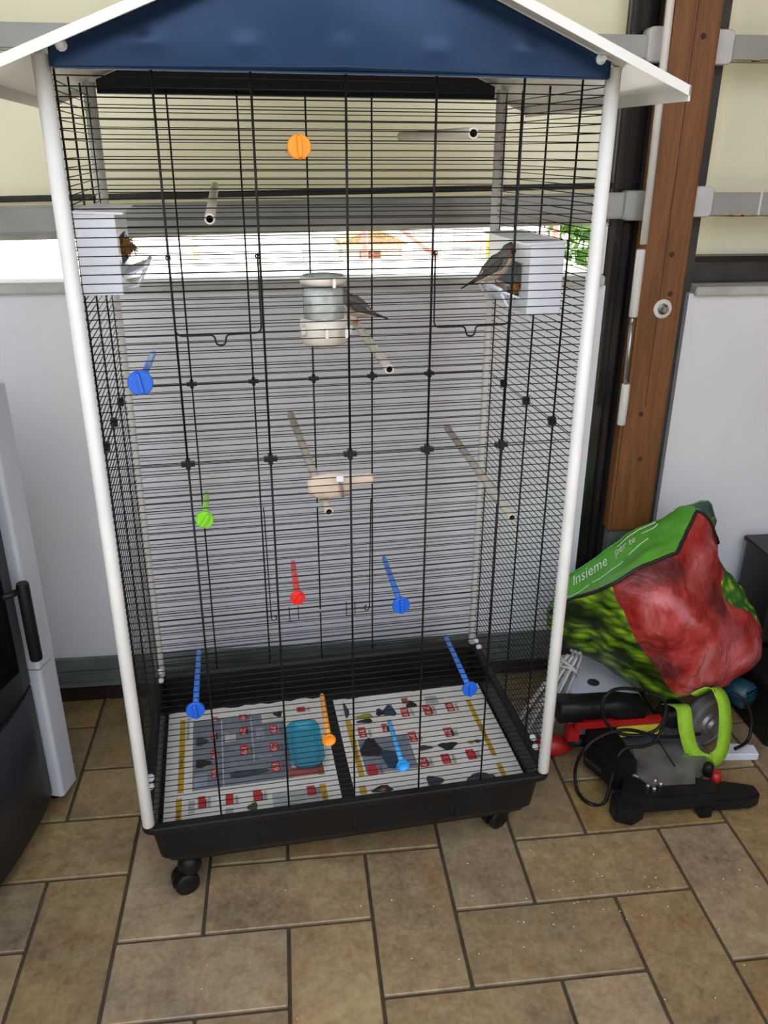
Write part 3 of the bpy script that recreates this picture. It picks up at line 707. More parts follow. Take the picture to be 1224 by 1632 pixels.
def cap_perch(label, cap, tip, colr, cr=0.0135, style='ridge', rot=0.0):
    cap = Vector(cap); tip = Vector(tip)
    t = Thing('plug_perch', label, 'perch', (cap.x, cap.y, cap.z-cr), CM, 'coloured plastic perches with round caps')
    c = 'c_'+colr
    d = (tip-cap).normalized()
    p0 = cap+d*0.012; L = (tip-p0)
    t.part('stick', MB().tube([p0, p0+L*0.5, p0+L*0.97, tip], [0.0056, 0.0052, 0.0048, 0.003], 10), 's_'+colr)
    if style == 'ridge':
        cp_ = t.part('cap', ylathe([(cr*0.9, -0.006), (cr, -0.004), (cr, 0.0), (cr*0.93, 0.002)], cap), c)
        M_ = Matrix.Translation(cap) @ MY @ Matrix.Rotation(rot, 4, 'Z')
        mb = MB(); L_ = []
        for z_, s_ in ((0.0015, 1.0), (0.006, 0.92), (0.0075, 0.8)):
            L_.append([M_ @ Vector(p) for p in rrect(-0.0028*s_, -cr*0.93*s_, 0.0028*s_, cr*0.93*s_, 0.0024*s_, z_, 3)])
        t.part('grip_ridge', mb.loft(L_, 0, True), c, parent=cp_)
    else:
        cp_ = t.part('cap', ylathe([(cr*0.85, -0.007), (cr, -0.003), (cr, 0.0), (cr*0.9, 0.0005), (cr*0.8, -0.003), (cr*0.1, -0.004)], cap), c)
        t.part('cap_rim', ylathe([(cr*0.98, -0.0012), (cr*1.02, 0.0), (cr*0.98, 0.0012), (cr*0.9, 0.001)], cap, cap0=False, cap1=False), c, parent=cp_)
    return t
YC = -0.011
cap_perch('orange capped perch near the cage top under the roof', (0.323, YC, 1.164), (0.320, 0.127, 1.158), 'orange', 0.0165, rot=0.08)
cap_perch('blue capped perch at the left beside the left nest box', (0.077, YC, 0.844), (0.085, 0.204, 0.842), 'blue', 0.0185, rot=0.15)
cap_perch('lime green capped perch left of the cage middle', (0.152, YC, 0.617), (0.155, 0.105, 0.617), 'green', 0.0142, rot=-0.6)
cap_perch('red capped perch in the lower middle of the cage', (0.295, YC, 0.459), (0.300, 0.127, 0.4595), 'red', 0.0128, rot=-0.7)
cap_perch('blue capped perch right of the red one', (0.476, YC, 0.425), (0.482, 0.178, 0.4265), 'blue', 0.0158, rot=0.05)
cap_perch('blue capped perch at the lower left above the leaflets', (0.107, YC, 0.253), (0.112, 0.185, 0.253), 'blue', 0.0165, rot=0.1)
cap_perch('blue capped perch at the lower right above the leaflets', (0.611, YC, 0.230), (0.6145, 0.180, 0.231), 'blue', 0.0150, rot=-0.05)
cap_perch('orange perch with plain round cap above the left leaflet', (0.342, YC, 0.152), (0.347, 0.133, 0.153), 'orange', 0.0125, 'cup')
cap_perch('light blue perch with hollow cap low over the right leaflet', (0.484, YC, 0.069), (0.4855, 0.131, 0.0695), 'sky', 0.0125, 'cup')

# nest boxes
def nest_box(label, xw, xf, y0, y1, z0, z1, tuft):
    s_ = 1 if xf > xw else -1
    t = Thing('nest_box', label, 'nest box', ((xw+xf)/2, (y0+y1)/2, z0), CM, 'white plastic nest boxes')
    th = 0.0022
    def bx(xa, ya, za, xb, yb, zb): return ((min(xa, xb), ya, za), (max(xa, xb), yb, zb))
    mb = MB()
    mb.box(*bx(xw, y0, z0, xw+s_*th, y1, z1)); mb.box(*bx(xw+s_*th, y0, z0, xf, y0+th, z1)); mb.box(*bx(xw+s_*th, y1-th, z0, xf, y1, z1)); mb.box(*bx(xw+s_*th, y0+th, z0, xf, y1-th, z0+th))
    t.part('body', mb, 'white_plastic', bevel=0.0008)
    za, zb = z0+0.036, z0+0.080; ya, yb = y0+0.035, y1-0.035
    fr = MB()
    fr.box(*bx(xf-s_*th, y0+th, z0+th, xf, y1-th, za)); fr.box(*bx(xf-s_*th, y0+th, zb, xf, y1-th, z1)); fr.box(*bx(xf-s_*th, y0+th, za, xf, ya, zb)); fr.box(*bx(xf-s_*th, yb, za, xf, y1-th, zb))
    t.part('entrance_front', fr, 'white_plastic')
    t.part('lid', MB().add([(xw, y0-0.002, z1), (xf+s_*0.012, y0-0.002, z1-0.002), (xf+s_*0.012, y1+0.002, z1-0.002), (xw, y1+0.002, z1), (xw, y0-0.002, z1+0.0035), (xf+s_*0.012, y0-0.002, z1+0.001), (xf+s_*0.012, y1+0.002, z1+0.001), (xw, y1+0.002, z1+0.0035)], [(0,3,2,1),(4,5,6,7),(0,1,5,4),(1,2,6,5),(2,3,7,6),(3,0,4,7)]), 'white_plastic')
    # landing lip
    lp = MB(); xo = xf+s_*0.034
    lp.add([(xf, ya-0.008, za-0.016), (xo, ya+0.008, za-0.004), (xo, yb-0.008, za-0.004), (xf, yb+0.008, za-0.016), (xf, ya-0.008, za-0.012), (xo, ya+0.008, za+0.000), (xo, yb-0.008, za+0.000), (xf, yb+0.008, za-0.012)], [(0,3,2,1),(4,5,6,7),(0,1,5,4),(1,2,6,5),(2,3,7,6),(3,0,4,7)])
    lpo = t.part('landing_lip', lp, 'white_plastic', bevel=0.0008)
    t.part('lip_bar', MB().tube([(xo, ya+0.008, za), (xo, yb-0.008, za)], 0.0035, 10), 'white_plastic', parent=lpo)
    for yy in (ya+0.012, yb-0.012):
        t.part('lip_bracket', MB().tube([(xf, yy, za-0.034), (xf+s_*0.018, yy, za-0.030), (xo-s_*0.003, yy, za-0.006)], 0.003, 8), 'white_plastic', parent=lpo)
    rnd = random.Random(5); mb = MB()
    c = Vector(tuft)
    for k in range(70):
        d = Vector((rnd.gauss(0, 1), rnd.gauss(0, 1), rnd.gauss(0, 0.8))).normalized()*0.011*rnd.uniform(0.4, 1.15); e = Vector((rnd.gauss(0, 1), rnd.gauss(0, 1), rnd.gauss(0, 1))).normalized()*rnd.uniform(0.006, 0.013)
        mb.tube([c+d-e, c+d+Vector((0, 0, 0.002)), c+d+e], 0.0011, 4)
    mb.ball(c, (0.011, 0.012, 0.012), 10)
    t.part('straw', mb, 'nest', kind='stuff')
    return t
nest_box('white nest box on the left side of the cage with golden straw', 0.006, 0.062, 0.050, 0.235, 0.962, 1.076, (0.066, 0.130, 1.022))
nest_box('white nest box on the right side of the cage with finch at its entrance', 0.772, 0.712, 0.100, 0.320, 0.904, 1.020, (0.709, 0.155, 0.937))

# drinker
fx, fy = 0.3585, 0.046
dk = Thing('seed_dispenser', 'cream and clear plastic dispenser hung on the front wires', 'feeder', (fx, fy, 0.880), CM)
dk.part('cup', MB().lathe([(0.026, 0.878), (0.034, 0.882), (0.0375, 0.890), (0.0385, 0.905), (0.037, 0.917), (0.033, 0.921), (0.030, 0.921), (0.030, 0.912)], (fx, fy, 0), 32), 'cream_plastic')
dk.part('jar', MB().lathe([(0.0318, 0.920), (0.0318, 0.98), (0.031, 1.022), (0.027, 1.034), (0.018, 1.039), (0.004, 1.040)], (fx, fy, 0), 32, cap0=False), 'clear')
dk.part('collar', MB().lathe([(0.0325, 0.973), (0.0355, 0.974), (0.0360, 0.980), (0.0335, 0.9845), (0.0322, 0.984)], (fx, fy, 0), 32, cap0=False, cap1=False), 'cream_plastic')
dk.part('seed_fill', MB().lathe([(0.0300, 0.915), (0.0303, 0.962), (0.024, 0.968), (0.006, 0.970)], (fx, fy, 0), 24), 'seed')
for xx, zz in ((0.3565, 0.9065), (0.3865, 0.9065), (0.369, 0.981)):
    dk.part('hook', MB().box((xx-0.0024, -0.0045, zz-0.009), (xx+0.0024, -0.001, zz+0.004)).box((xx-0.0024, -0.002, zz+0.001), (xx+0.0024, 0.013, zz+0.004)), 'cream_plastic', bevel=0.0008)
for s_ in (-1, 1): dk.part('ear', MB().box((fx+s_*0.034-0.004, fy-0.03, 0.897), (fx+s_*0.036+0.004, fy-0.014, 0.914)), 'cream_plastic', bevel=0.003)

# cuttlebone
cb = Thing('cuttlebone', 'pale cuttlebone held by a clip on the front wires', 'cuttlebone', (0.376, 0.018, 0.632), CM)
out = [(0.0, 0.012), (0.012, 0.0195), (0.035, 0.0225), (0.055, 0.0215), (0.066, 0.0185), (0.070, 0.0135), (0.080, 0.011), (0.104, 0.0105), (0.110, 0.008)]
Mb = Matrix.Translation((0.322, 0.020, 0.648)) @ Matrix.Rotation(-0.055, 4, 'Y')
loops = []
for x_, h in out:
    loops.append([Mb @ Vector((x_, 0.0075*math.sin(t)*(h/0.0225)**0.4, h*math.cos(t)-0.003*(x_/0.11)+0.009*(1 if x_ > 0.068 else 0)*0.6)) for t in [2*PI*k/18 for k in range(18)]])
cb.part('bone', MB().loft(loops, 0, True), 'bone')
hc = cb.part('clip', MB().tube(arc_corner([(0.372, -0.004, 0.668), (0.373, 0.009, 0.666), (0.376, 0.0095, 0.648), (0.379, 0.009, 0.632), (0.379, 0.022, 0.628)], 0.004), 0.0022, 8), 'steel')
cb.part('clip_plate', MB().box((0.366, -0.006, 0.664), (0.378, -0.002, 0.674)), 'white_plastic', parent=hc, bevel=0.001)

# leaflets
def leaflet(label, x0, y0, x1, y1, prints, seed, txt):
    t = Thing('paper_leaflet', label, 'leaflet', ((x0+x1)/2, (y0+y1)/2, -0.058), CM)
    zf = lambda x, y: -0.0545+0.0008*noise.noise(Vector((x*9, y*9, seed)))
    mb = MB(); nx, ny = 20, 18; rnd = random.Random(seed)
    jag = [rnd.uniform(-0.004, 0.004)*(1 if 0 < i < nx else 0) for i in range(nx+1)]
    for s_ in (0, 1):
        for i in range(nx+1):
            for j in range(ny+1):
                x_ = x0+(x1-x0)*i/nx; y_ = y0+(y1-y0)*j/ny+(jag[i] if j == ny else 0)
                mb.v.append((x_, y_, zf(x_, y_)-0.0006*s_))
    Wd = ny+1; Hn = (nx+1)*Wd
    for i in range(nx):
        for j in range(ny):
            q = [i*Wd+j, (i+1)*Wd+j, (i+1)*Wd+j+1, i*Wd+j+1]
            mb.f += [q, [Hn+k for k in reversed(q)]]; mb.m += [0, 0]; mb.sm += [True, True]
    t.part('sheet', mb, 'paper')
    names = ['gold', 'slate', 'pale', 'ink', 'haze', 'cream_ink', 'steel_ink', 'pink', 'rust_ink', 'ash', 'moss', 'navy', 'olive', 'orange_ink', 'tag', 'blue_ink']
    al = dict(cream='cream_ink', steel='steel_ink', rust='rust_ink', orange='orange_ink')
    lay = {'slate': 0, 'ash': 0, 'gold': 1, 'pink': 0}
    pr = MB()
    def patch(xa, ya, xb, yb, c, dz, rounded=False):
        mi = names.index(al.get(c, c)); k = 3
        if rounded:
            cx, cy, rx, ry = (xa+xb)/2, (ya+yb)/2, (xb-xa)/2, (yb-ya)/2
            pts = []
            for i in range(12):
                a = 2*PI*i/12; w = 1+0.22*math.sin(3*a+seed+xa*90)
                pts.append((cx+rx*w*math.cos(a), cy+ry*w*math.sin(a)))
            pr.add([(p[0], p[1], zf(*p)+dz) for p in pts], [tuple(range(12))], mi)
        else:
            vs = [(xa+(xb-xa)*i/k, ya+(yb-ya)*j/k) for i in range(k+1) for j in range(k+1)]
            pr.add([(p[0], p[1], zf(*p)+dz) for p in vs], [(i*(k+1)+j, (i+1)*(k+1)+j, (i+1)*(k+1)+j+1, i*(k+1)+j+1) for i in range(k) for j in range(k)], mi)
    for n, (xa, ya, xb, yb, c) in enumerate(prints):
        xa, xb = max(xa, x0), min(xb, x1); ya, yb = max(ya, y0), min(yb, y1)
        patch(xa, ya, xb, yb, c, 0.0006+0.0001*lay.get(c, 2 if c != 'tag' else 3)+n*0.000008, c in ('ink', 'navy', 'olive', 'moss', 'steel', 'orange') and (xb-xa) < 0.1)
        if c == 'tag':
            # white price digits, read from the right-hand side
            vs, fs = text_mb(txt[n % len(txt)], (xb-xa)*0.95)
            wd = max(v.x for v in vs) or 1
            Mt = Matrix.Translation((xa+(xb-xa)*0.14, yb-(yb-ya)*0.10, 0)) @ Matrix.Rotation(-PI/2, 4, 'Z') @ Matrix.Diagonal(((yb-ya)*0.8/wd, 1, 1, 1))
            pr.add([(p.x, p.y, zf(p.x, p.y)+0.00115) for p in (Mt @ v for v in vs)], fs, names.index('cream_ink'))
            if n % 2 == 0: patch(xb-0.004, ya+0.002, xb+0.002, ya+(yb-ya)*0.7, 'ink', 0.00112)
            for k in range(3): patch(xb+0.004+k*0.0025, ya, xb+0.005+k*0.0025, ya+(yb-ya)*rnd.uniform(0.5, 0.95), 'steel', 0.0009)
        if c == 'gold' and yb-ya > 0.05:
            vs, fs = text_mb('Fai da te', 0.014); wd = max(v.x for v in vs)
            Mt = Matrix.Translation((xa+0.003, ya+(yb-ya)*0.52, 0)) @ Matrix.Rotation(-PI/2, 4, 'Z') @ Matrix.Diagonal((min(1.0, (yb-ya)*0.5/wd), 0.8, 1, 1))
            pr.add([(p.x, p.y, zf(p.x, p.y)+0.0012) for p in (Mt @ v for v in vs)], fs, names.index('ink'))
    t.part('print', pr, ['p_'+n for n in names])
    return t, zf
PRINT_A = [(0.0441, 0.137, 0.0563, 0.3812, 'gold'), (0.0416, 0.0539, 0.0534, 0.1207, 'gold'), (0.0738, 0.1385, 0.2818, 0.369, 'slate'), (0.1364, 0.1386, 0.1388, 0.3736, 'pale'), (0.2032, 0.2056, 0.2056, 0.3756, 'pale'), (0.0775, 0.2061, 0.1122, 0.2341, 'ink'), (0.077, 0.1477, 0.1039, 0.188, 'haze'), (0.1439, 0.2838, 0.1684, 0.3111, 'cream'), (0.2137, 0.2789, 0.2325, 0.3196, 'haze'), (0.229, 0.3354, 0.2847, 0.3665, 'cream'), (0.2574, 0.3516, 0.2783, 0.3729, 'ink'), (0.1443, 0.1596, 0.2309, 0.1817, 'steel'), (0.2698, 0.1403, 0.347, 0.1691, 'pink'), (0.3354, 0.1378, 0.3488, 0.2082, 'rust'), (0.2344, 0.0595, 0.3325, 0.1005, 'ash'), (0.3333, 0.0543, 0.3462, 0.1087, 'gold'), (0.3453, 0.2176, 0.351, 0.3253, 'gold'), (0.1836, 0.0556, 0.2046, 0.0818, 'moss'), (0.0665, 0.0738, 0.079, 0.111, 'ash'), (0.1385, 0.0598, 0.1551, 0.075, 'ash'), (0.2139, 0.2089, 0.2432, 0.2223, 'haze'), (0.0776, 0.2796, 0.1063, 0.3084, 'steel'), (0.1134, 0.2954, 0.1266, 0.3281, 'tag'), (0.1128, 0.2286, 0.1255, 0.2618, 'tag'), (0.1122, 0.1684, 0.1246, 0.1996, 'tag'), (0.1159, 0.3617, 0.1292, 0.3777, 'tag'), (0.1771, 0.3005, 0.1949, 0.3269, 'tag'), (0.1761, 0.2299, 0.1938, 0.2655, 'tag'), (0.1775, 0.3559, 0.1953, 0.3749, 'tag'), (0.2448, 0.2933, 0.262, 0.323, 'tag'), (0.2401, 0.2285, 0.2589, 0.2615, 'tag'), (0.2389, 0.1643, 0.259, 0.1975, 'tag'), (0.0856, 0.0839, 0.1003, 0.1188, 'tag'), (0.1407, 0.0848, 0.1564, 0.1151, 'tag'), (0.1964, 0.0833, 0.2134, 0.1162, 'tag'), (0.313, 0.3598, 0.3324, 0.3785, 'tag'), (0.3061, 0.0787, 0.323, 0.1073, 'tag')]
PRINT_B = [(0.4186, 0.1146, 0.4311, 0.3082, 'gold'), (0.413, 0.0618, 0.4267, 0.0879, 'gold'), (0.7154, 0.0587, 0.7264, 0.0977, 'gold'), (0.7154, 0.124, 0.7264, 0.331, 'gold'), (0.4355, 0.1195, 0.5492, 0.2343, 'slate'), (0.4357, 0.1681, 0.4842, 0.2313, 'ink'), (0.4759, 0.13, 0.5196, 0.191, 'navy'), (0.4452, 0.3072, 0.487, 0.3241, 'olive'), (0.4451, 0.2901, 0.483, 0.3049, 'ink'), (0.5105, 0.3032, 0.5421, 0.3446, 'navy'), (0.4932, 0.3099, 0.515, 0.3361, 'ink'), (0.5698, 0.3255, 0.5951, 0.3519, 'ink'), (0.5633, 0.344, 0.5789, 0.3657, 'rust'), (0.6083, 0.1648, 0.6512, 0.1897, 'ink'), (0.5605, 0.1711, 0.5946, 0.1885, 'steel'), (0.6908, 0.1729, 0.7087, 0.1847, 'navy'), (0.6728, 0.1733, 0.6936, 0.1845, 'olive'), (0.4381, 0.0595, 0.4825, 0.0797, 'ink'), (0.4501, 0.065, 0.468, 0.072, 'orange'), (0.5532, 0.0554, 0.5901, 0.0885, 'steel'), (0.6394, 0.0545, 0.7005, 0.0781, 'steel'), (0.4207, 0.3149, 0.4321, 0.3719, 'steel'), (0.6185, 0.3333, 0.6498, 0.3627, 'ash'), (0.4418, 0.2395, 0.4593, 0.2762, 'tag'), (0.4974, 0.2475, 0.511, 0.2791, 'tag'), (0.5501, 0.2032, 0.5686, 0.2385, 'tag'), (0.6333, 0.2055, 0.6528, 0.2377, 'tag'), (0.5525, 0.295, 0.5714, 0.3305, 'tag'), (0.606, 0.2914, 0.6249, 0.3302, 'tag'), (0.6616, 0.2941, 0.6799, 0.3269, 'tag'), (0.5535, 0.1178, 0.572, 0.1503, 'tag'), (0.604, 0.1192, 0.6234, 0.1513, 'tag'), (0.6616, 0.1223, 0.6804, 0.155, 'tag'), (0.4391, 0.1151, 0.4612, 0.1488, 'tag')]
la, zfa = leaflet('printed tool leaflet on the left with blue-grey page and teal dish', 0.018, 0.030, 0.374, 0.410, PRINT_A, 1, ['99', '79', '29', '19'])
lb, zfb = leaflet('printed white tool leaflet on the right of the tray', 0.402, 0.030, 0.764, 0.392, PRINT_B, 2, ['79', '99', '29', '39'])
vs, fs = text_mb('Elettronica', 0.013); wd = max(v.x for v in vs)
Mt = Matrix.Translation((0.0595, 0.385, 0)) @ Matrix.Rotation(-PI/2, 4, 'Z') @ Matrix.Diagonal((0.075/wd, 0.9, 1, 1))
la.part('lettering', MB().add([(p.x, p.y, zfa(p.x, p.y)+0.001) for p in (Mt @ v for v in vs)], fs), 'p_blue_ink')
# teal dish
dx0, dx1, dy0, dy1 = 0.282, 0.352, 0.150, 0.300
def dl_(d, z): return rrect(dx0+d, dy0+d, dx1-d, dy1-d, 0.024-d*0.5, z)
one('bath_dish', MB().loft([dl_(0.012, -0.0530), dl_(0.004, -0.046), dl_(0.0, -0.036), dl_(-0.002, -0.034), dl_(0.0005, -0.0335), dl_(0.005, -0.037), dl_(0.012, -0.046), dl_(0.016, -0.0475)], 0, True), 'teal', 'teal oval plastic dish lying on the left leaflet', 'dish', CM)

# finches
def finch(label, foot, yaw, pitch=0.0, scale=1.0, head_turn=0.0):
    sp = [(-0.062, 0.000, 0.0035, 0.0012), (-0.050, 0.006, 0.0050, 0.0018), (-0.034, 0.013, 0.0060, 0.0038), (-0.026, 0.0165, 0.0085, 0.0075), (-0.016, 0.022, 0.0130, 0.0125), (-0.003, 0.029, 0.0165, 0.0165), (0.009, 0.0365, 0.0170, 0.0180), (0.0175, 0.0445, 0.0150, 0.0150), (0.0225, 0.0525, 0.0126, 0.0122), (0.027, 0.0590, 0.0122, 0.0118), (0.0325, 0.0620, 0.0110, 0.0104), (0.0375, 0.0620, 0.0080, 0.0075), (0.0405, 0.0612, 0.0052, 0.0052), (0.0455, 0.0598, 0.0032, 0.0034), (0.0515, 0.0580, 0.0006, 0.0006)]
    sp = [(x_, z_, rw*(1.18 if 3 < i < 13 else 1), rh*(1.18 if 3 < i < 13 else 1)) for i, (x_, z_, rw, rh) in enumerate(sp)]
    mb = MB(); n = 16; loops = []
    for i, (x_, z_, rw, rh) in enumerate(sp):
        a = sp[max(i-1, 0)]; b = sp[min(i+1, len(sp)-1)]
        t = Vector((b[0]-a[0], 0, b[1]-a[1])).normalized(); up = Vector((-t.z, 0, t.x))
        loops.append([Vector((x_, 0, z_))+Vector((0, 1, 0))*(rw*math.sin(2*PI*k/n))+up*(rh*math.cos(2*PI*k/n)) for k in range(n)])
    o = len(mb.v)
    for l in loops: mb.v += [tuple(p) for p in l]
    for i in range(len(loops)-1):
        for j in range(n):
            k = (j+1) % n; ang = abs(((j+0.5)/n*2*PI+PI) % (2*PI)-PI)
            if i < 2: m = 1
            elif i >= 12: m = 3
            elif i < 4: m = 2 if ang > 0.7 else 0
            elif i < 8: m = 2 if ang > 2.0 else 0
            else: m = 4 if (i in (9, 10) and 1.3 < ang < 2.3) else 0
            mb.f.append([o+i*n+j, o+i*n+k, o+(i+1)*n+k, o+(i+1)*n+j]); mb.m.append(m); mb.sm.append(True)
    mb.f.append([o+j for j in range(n)]); mb.m.append(1); mb.sm.append(False)
    for s_ in (-1, 1):
        # folded wing
        L = []
        for x_, z_, h, off in ((0.014, 0.041, 0.006, 0.0145), (0.006, 0.037, 0.0115, 0.0168), (-0.006, 0.030, 0.0115, 0.0162), (-0.018, 0.023, 0.0085, 0.0125), (-0.030, 0.0165, 0.0045, 0.0085), (-0.040, 0.012, 0.0012, 0.006)):
            L.append([(x_+0.35*h*math.cos(t), s_*(off*1.17+0.0028*math.sin(t)), z_+h*math.cos(t)) for t in [2*PI*k/10 for k in range(10)]])
        mb.loft(L, 5, True)
        mb.tube([(0.008, s_*0.0222, 0.0275), (-0.008, s_*0.0213, 0.0205), (-0.022, s_*0.0152, 0.0145), (-0.034, s_*0.0104, 0.0105)], [0.0008, 0.0014, 0.0013, 0.0006], 5, 2)
        mb.ball((0.0325, s_*0.0120, 0.0640), (0.0016, 0.0012, 0.0016), 8, 1)
        mb.tube([(-0.002, s_*0.006, 0.018), (0.0, s_*0.007, 0.009), (0.003, s_*0.007, 0.001)], [0.0022, 0.0011, 0.0010], 6, 6)
        for a in (-0.35, 0.0, 0.35): mb.tube([(0.003, s_*0.007, 0.0012), (0.0085, s_*0.007+0.009*math.tan(a)*0.6, 0.0012), (0.012, s_*0.007+0.009*math.tan(a), -0.0015)], 0.0009, 5, 6)
        mb.tube([(0.003, s_*0.007, 0.0012), (-0.004, s_*0.007, -0.001)], 0.0009, 5, 6)
    M_ = CM @ Matrix.Translation(foot) @ Matrix.Rotation(yaw, 4, 'Z') @ Matrix.Rotation(pitch, 4, 'Y') @ Matrix.Scale(scale, 4)
    o_ = link_mesh('zebra_finch', mb, ['f_grey', 'f_black', 'f_pale', 'f_beak', 'f_cheek', 'f_wing', 'f_leg'], None, (0, 0, 0), M_)
    tag(o_, label, 'bird'); return o_
for k, c, c2 in (('grey', (112, 106, 98), (92, 86, 80)), ('black', (20, 18, 18), (30, 28, 27)), ('pale', (206, 190, 166), (190, 172, 146)), ('beak', (190, 64, 44), (176, 54, 38)), ('cheek', (146, 92, 60), (124, 76, 50)), ('wing', (84, 76, 70), (66, 60, 55)), ('leg', (206, 122, 96), (190, 108, 84))):
    MT['f_'+k] = mat('finch_'+k, c, 0.7, c2=c2, scale=180, bump=0.15, bscale=400)
finch('grey finch perched at the entrance of the right nest box', (0.690, 0.205, 0.9375), math.radians(-22), -0.10, 1.0)
finch('grey-brown finch on the tube perch half hidden by the feeder', (0.4630, 0.345, 0.8545), math.radians(172), 0.10, 0.95)

# ------------------------------------------------------------------ stove at the left
ang = math.radians(-16)
SM = Matrix.Translation((-0.266, 0.322, 0)) @ Matrix.Rotation(ang, 4, 'Z')     # local y runs back along the front, local x faces the room
sv = Thing('pellet_stove', 'black stove with pale grey side pillar and black handle at the left edge', 'stove', (-0.25, -0.2, 0.0), SM)
def rbox(x0, y0, z0, x1, y1, z1, r=0.012):
    mb = MB(); mb.loft([rrect(x0, y0, x1, y1, r, z0, 4), rrect(x0, y0, x1, y1, r, z1, 4)], 0, False); return mb
sv.part('side_pillar', rbox(-0.42, 0.0, 0.372, 0.012, 0.066, 0.98, 0.009), 'stove_white', bevel=0.002)
sv.part('side_pillar', rbox(-0.42, 0.0, 0.028, 0.012, 0.066, 0.3685, 0.009), 'stove_white', bevel=0.002)
sv.part('body', rbox(-0.46, -0.56, 0.03, -0.012, 0.0, 0.97, 0.02), 'stove_black')
# bulging lower front and the door above it
def bulge(z0, z1, d, y0=-0.545, y1=-0.004):
    mb = MB(); L = []
    for z in (z0, z1):
        pts = [(-0.02, y1, z)]+[(-0.012+d*math.sin(PI*k/12)**0.6 if 0 < k < 12 else -0.008, y1-0.003+(y0-y1+0.006)*k/12, z) for k in range(13)]+[(-0.02, y0, z)]
        L.append(pts)
    return mb.loft(L, 0, True)
sv.part('lower_panel', bulge(0.045, 0.34, 0.04), 'stove_black', bevel=0.002)
dr = sv.part('door', bulge(0.345, 0.955, 0.034), 'stove_black', bevel=0.002)
sv.part('door_glass', MB().box((0.016, -0.43, 0.42), (0.0235, -0.075, 0.86)), 'glass_black', parent=dr, bevel=0.003)
hd = sv.part('handle', MB().lathe([(0.011, 0.435), (0.0125, 0.438), (0.0125, 0.606), (0.011, 0.610)], (0.045, -0.048, 0), 18), 'black_plastic', parent=dr)
sv.part('handle_arm', MB().tube([(0.004, -0.085, 0.592), (0.030, -0.075, 0.595), (0.045, -0.050, 0.597)], 0.007, 8), 'black_plastic', parent=dr)
for fx_, fy_ in ((-0.05, -0.05), (-0.05, -0.50), (-0.42, -0.05), (-0.42, -0.50)):
    sv.part('foot', MB().lathe([(0.020, 0.0), (0.020, 0.012), (0.012, 0.014), (0.012, 0.034)], (fx_, fy_, 0), 12), 'black_plastic')
sv.part('foot', MB().lathe([(0.012, 0.0), (0.012, 0.030)], (-0.03, 0.033, 0), 12), 'black_plastic')

# ------------------------------------------------------------------ shopping bag on the tools
BAG = {'A':(1.005,0.370,0.479), 'B':(1.259,0.500,0.596), 'B2':(1.307,0.540,0.599), 'C':(1.354,0.530,0.489), 'C2':(1.369,0.530,0.441), 'E':(1.328,0.440,0.388), 'F':(1.466,0.550,0.319), 'G':(1.488,0.470,0.261), 'G2':(1.467,0.430,0.200), 'I':(1.346,0.370,0.175), 'J':(1.223,0.330,0.176), 'H':(1.175,0.320,0.191), 'K':(1.114,0.340,0.280), 'M':(1.047,0.350,0.389), 'L':(0.915,0.500,0.335), 'L2':(0.988,0.600,0.385), 'L3':(1.187,0.600,0.517), 'N':(1.182,0.420,0.112), 'O':(1.061,0.480,0.178), 'P':(0.930,0.540,0.258), 'Q':(1.116,0.310,0.457), 'Q2':(1.165,0.295,0.365), 'Q3':(1.172,0.400,0.536), 'Q4':(1.310,0.360,0.332), 'Sx':(0.997,0.500,0.384), 'T':(1.167,0.490,0.526), 'U':(1.010,0.460,0.281), 'V':(1.246,0.310,0.281),
       'X1':(1.40,0.655,0.34), 'X2':(1.24,0.665,0.40), 'X3':(1.02,0.655,0.30), 'X4':(1.40,0.60,0.23), 'X5':(1.12,0.60,0.20), 'X6':(1.27,0.47,0.185)}
keys = list(BAG); ix = {k: i for i, k in enumerate(keys)}
BF = [(0, 'L A Sx'), (0, 'L Sx L2'), (0, 'A T Sx'), (0, 'Sx T L3'), (0, 'Sx L3 L2'), (0, 'A Q3 T'), (0, 'T Q3 B'), (0, 'T B L3'), (0, 'B B2 L3'),
      (1, 'A M Q'), (1, 'A Q Q3'), (1, 'M K Q'), (1, 'K Q2 Q'), (1, 'K H Q2'), (1, 'H J Q2'), (1, 'J V Q2'), (1, 'J I V'), (1, 'I Q4 V'), (1, 'Q2 V Q4'), (1, 'Q Q2 E'), (1, 'Q2 Q4 E'), (1, 'Q E Q3'), (1, 'Q3 E C'), (1, 'Q3 C B'), (1, 'C C2 E'), (1, 'E Q4 G'), (1, 'Q4 G2 G'), (1, 'Q4 I G2'),
      (2, 'A L U'), (2, 'A U M'), (2, 'L P U'), (2, 'P O U'), (2, 'U O M'), (2, 'M O K'), (2, 'K O N'), (2, 'K N H'), (2, 'H N J'),
      (3, 'B C B2'), (3, 'E F C2'), (3, 'E G F'), (3, 'B2 C C2 X2'), (3, 'C2 F X1 X2'), (3, 'F G X1'), (3, 'G X4 X1'), (3, 'G G2 X4'), (3, 'B2 X2 L3'), (3, 'L3 X2 X3 L2'), (3, 'L2 X3 P L'),
      (2, 'X3 X5 O P'), (2, 'X3 X2 X1 X4 X5'), (2, 'X5 X6 N O'), (2, 'X5 X4 X6'), (2, 'X4 G2 I X6'), (2, 'I J N X6')]
bm = bmesh.new()
bvs = [bm.verts.new(BAG[k]) for k in keys]
for m_, names in BF:
    try:
        f = bm.faces.new([bvs[ix[n]] for n in names.split()]); f.material_index = m_
    except ValueError: pass
bmesh.ops.triangulate(bm, faces=[f for f in bm.faces if len(f.verts) > 4])
bmesh.ops.recalc_face_normals(bm, faces=bm.faces)
bmesh.ops.subdivide_edges(bm, edges=bm.edges[:], cuts=7, use_grid_fill=True, smooth=0.35)
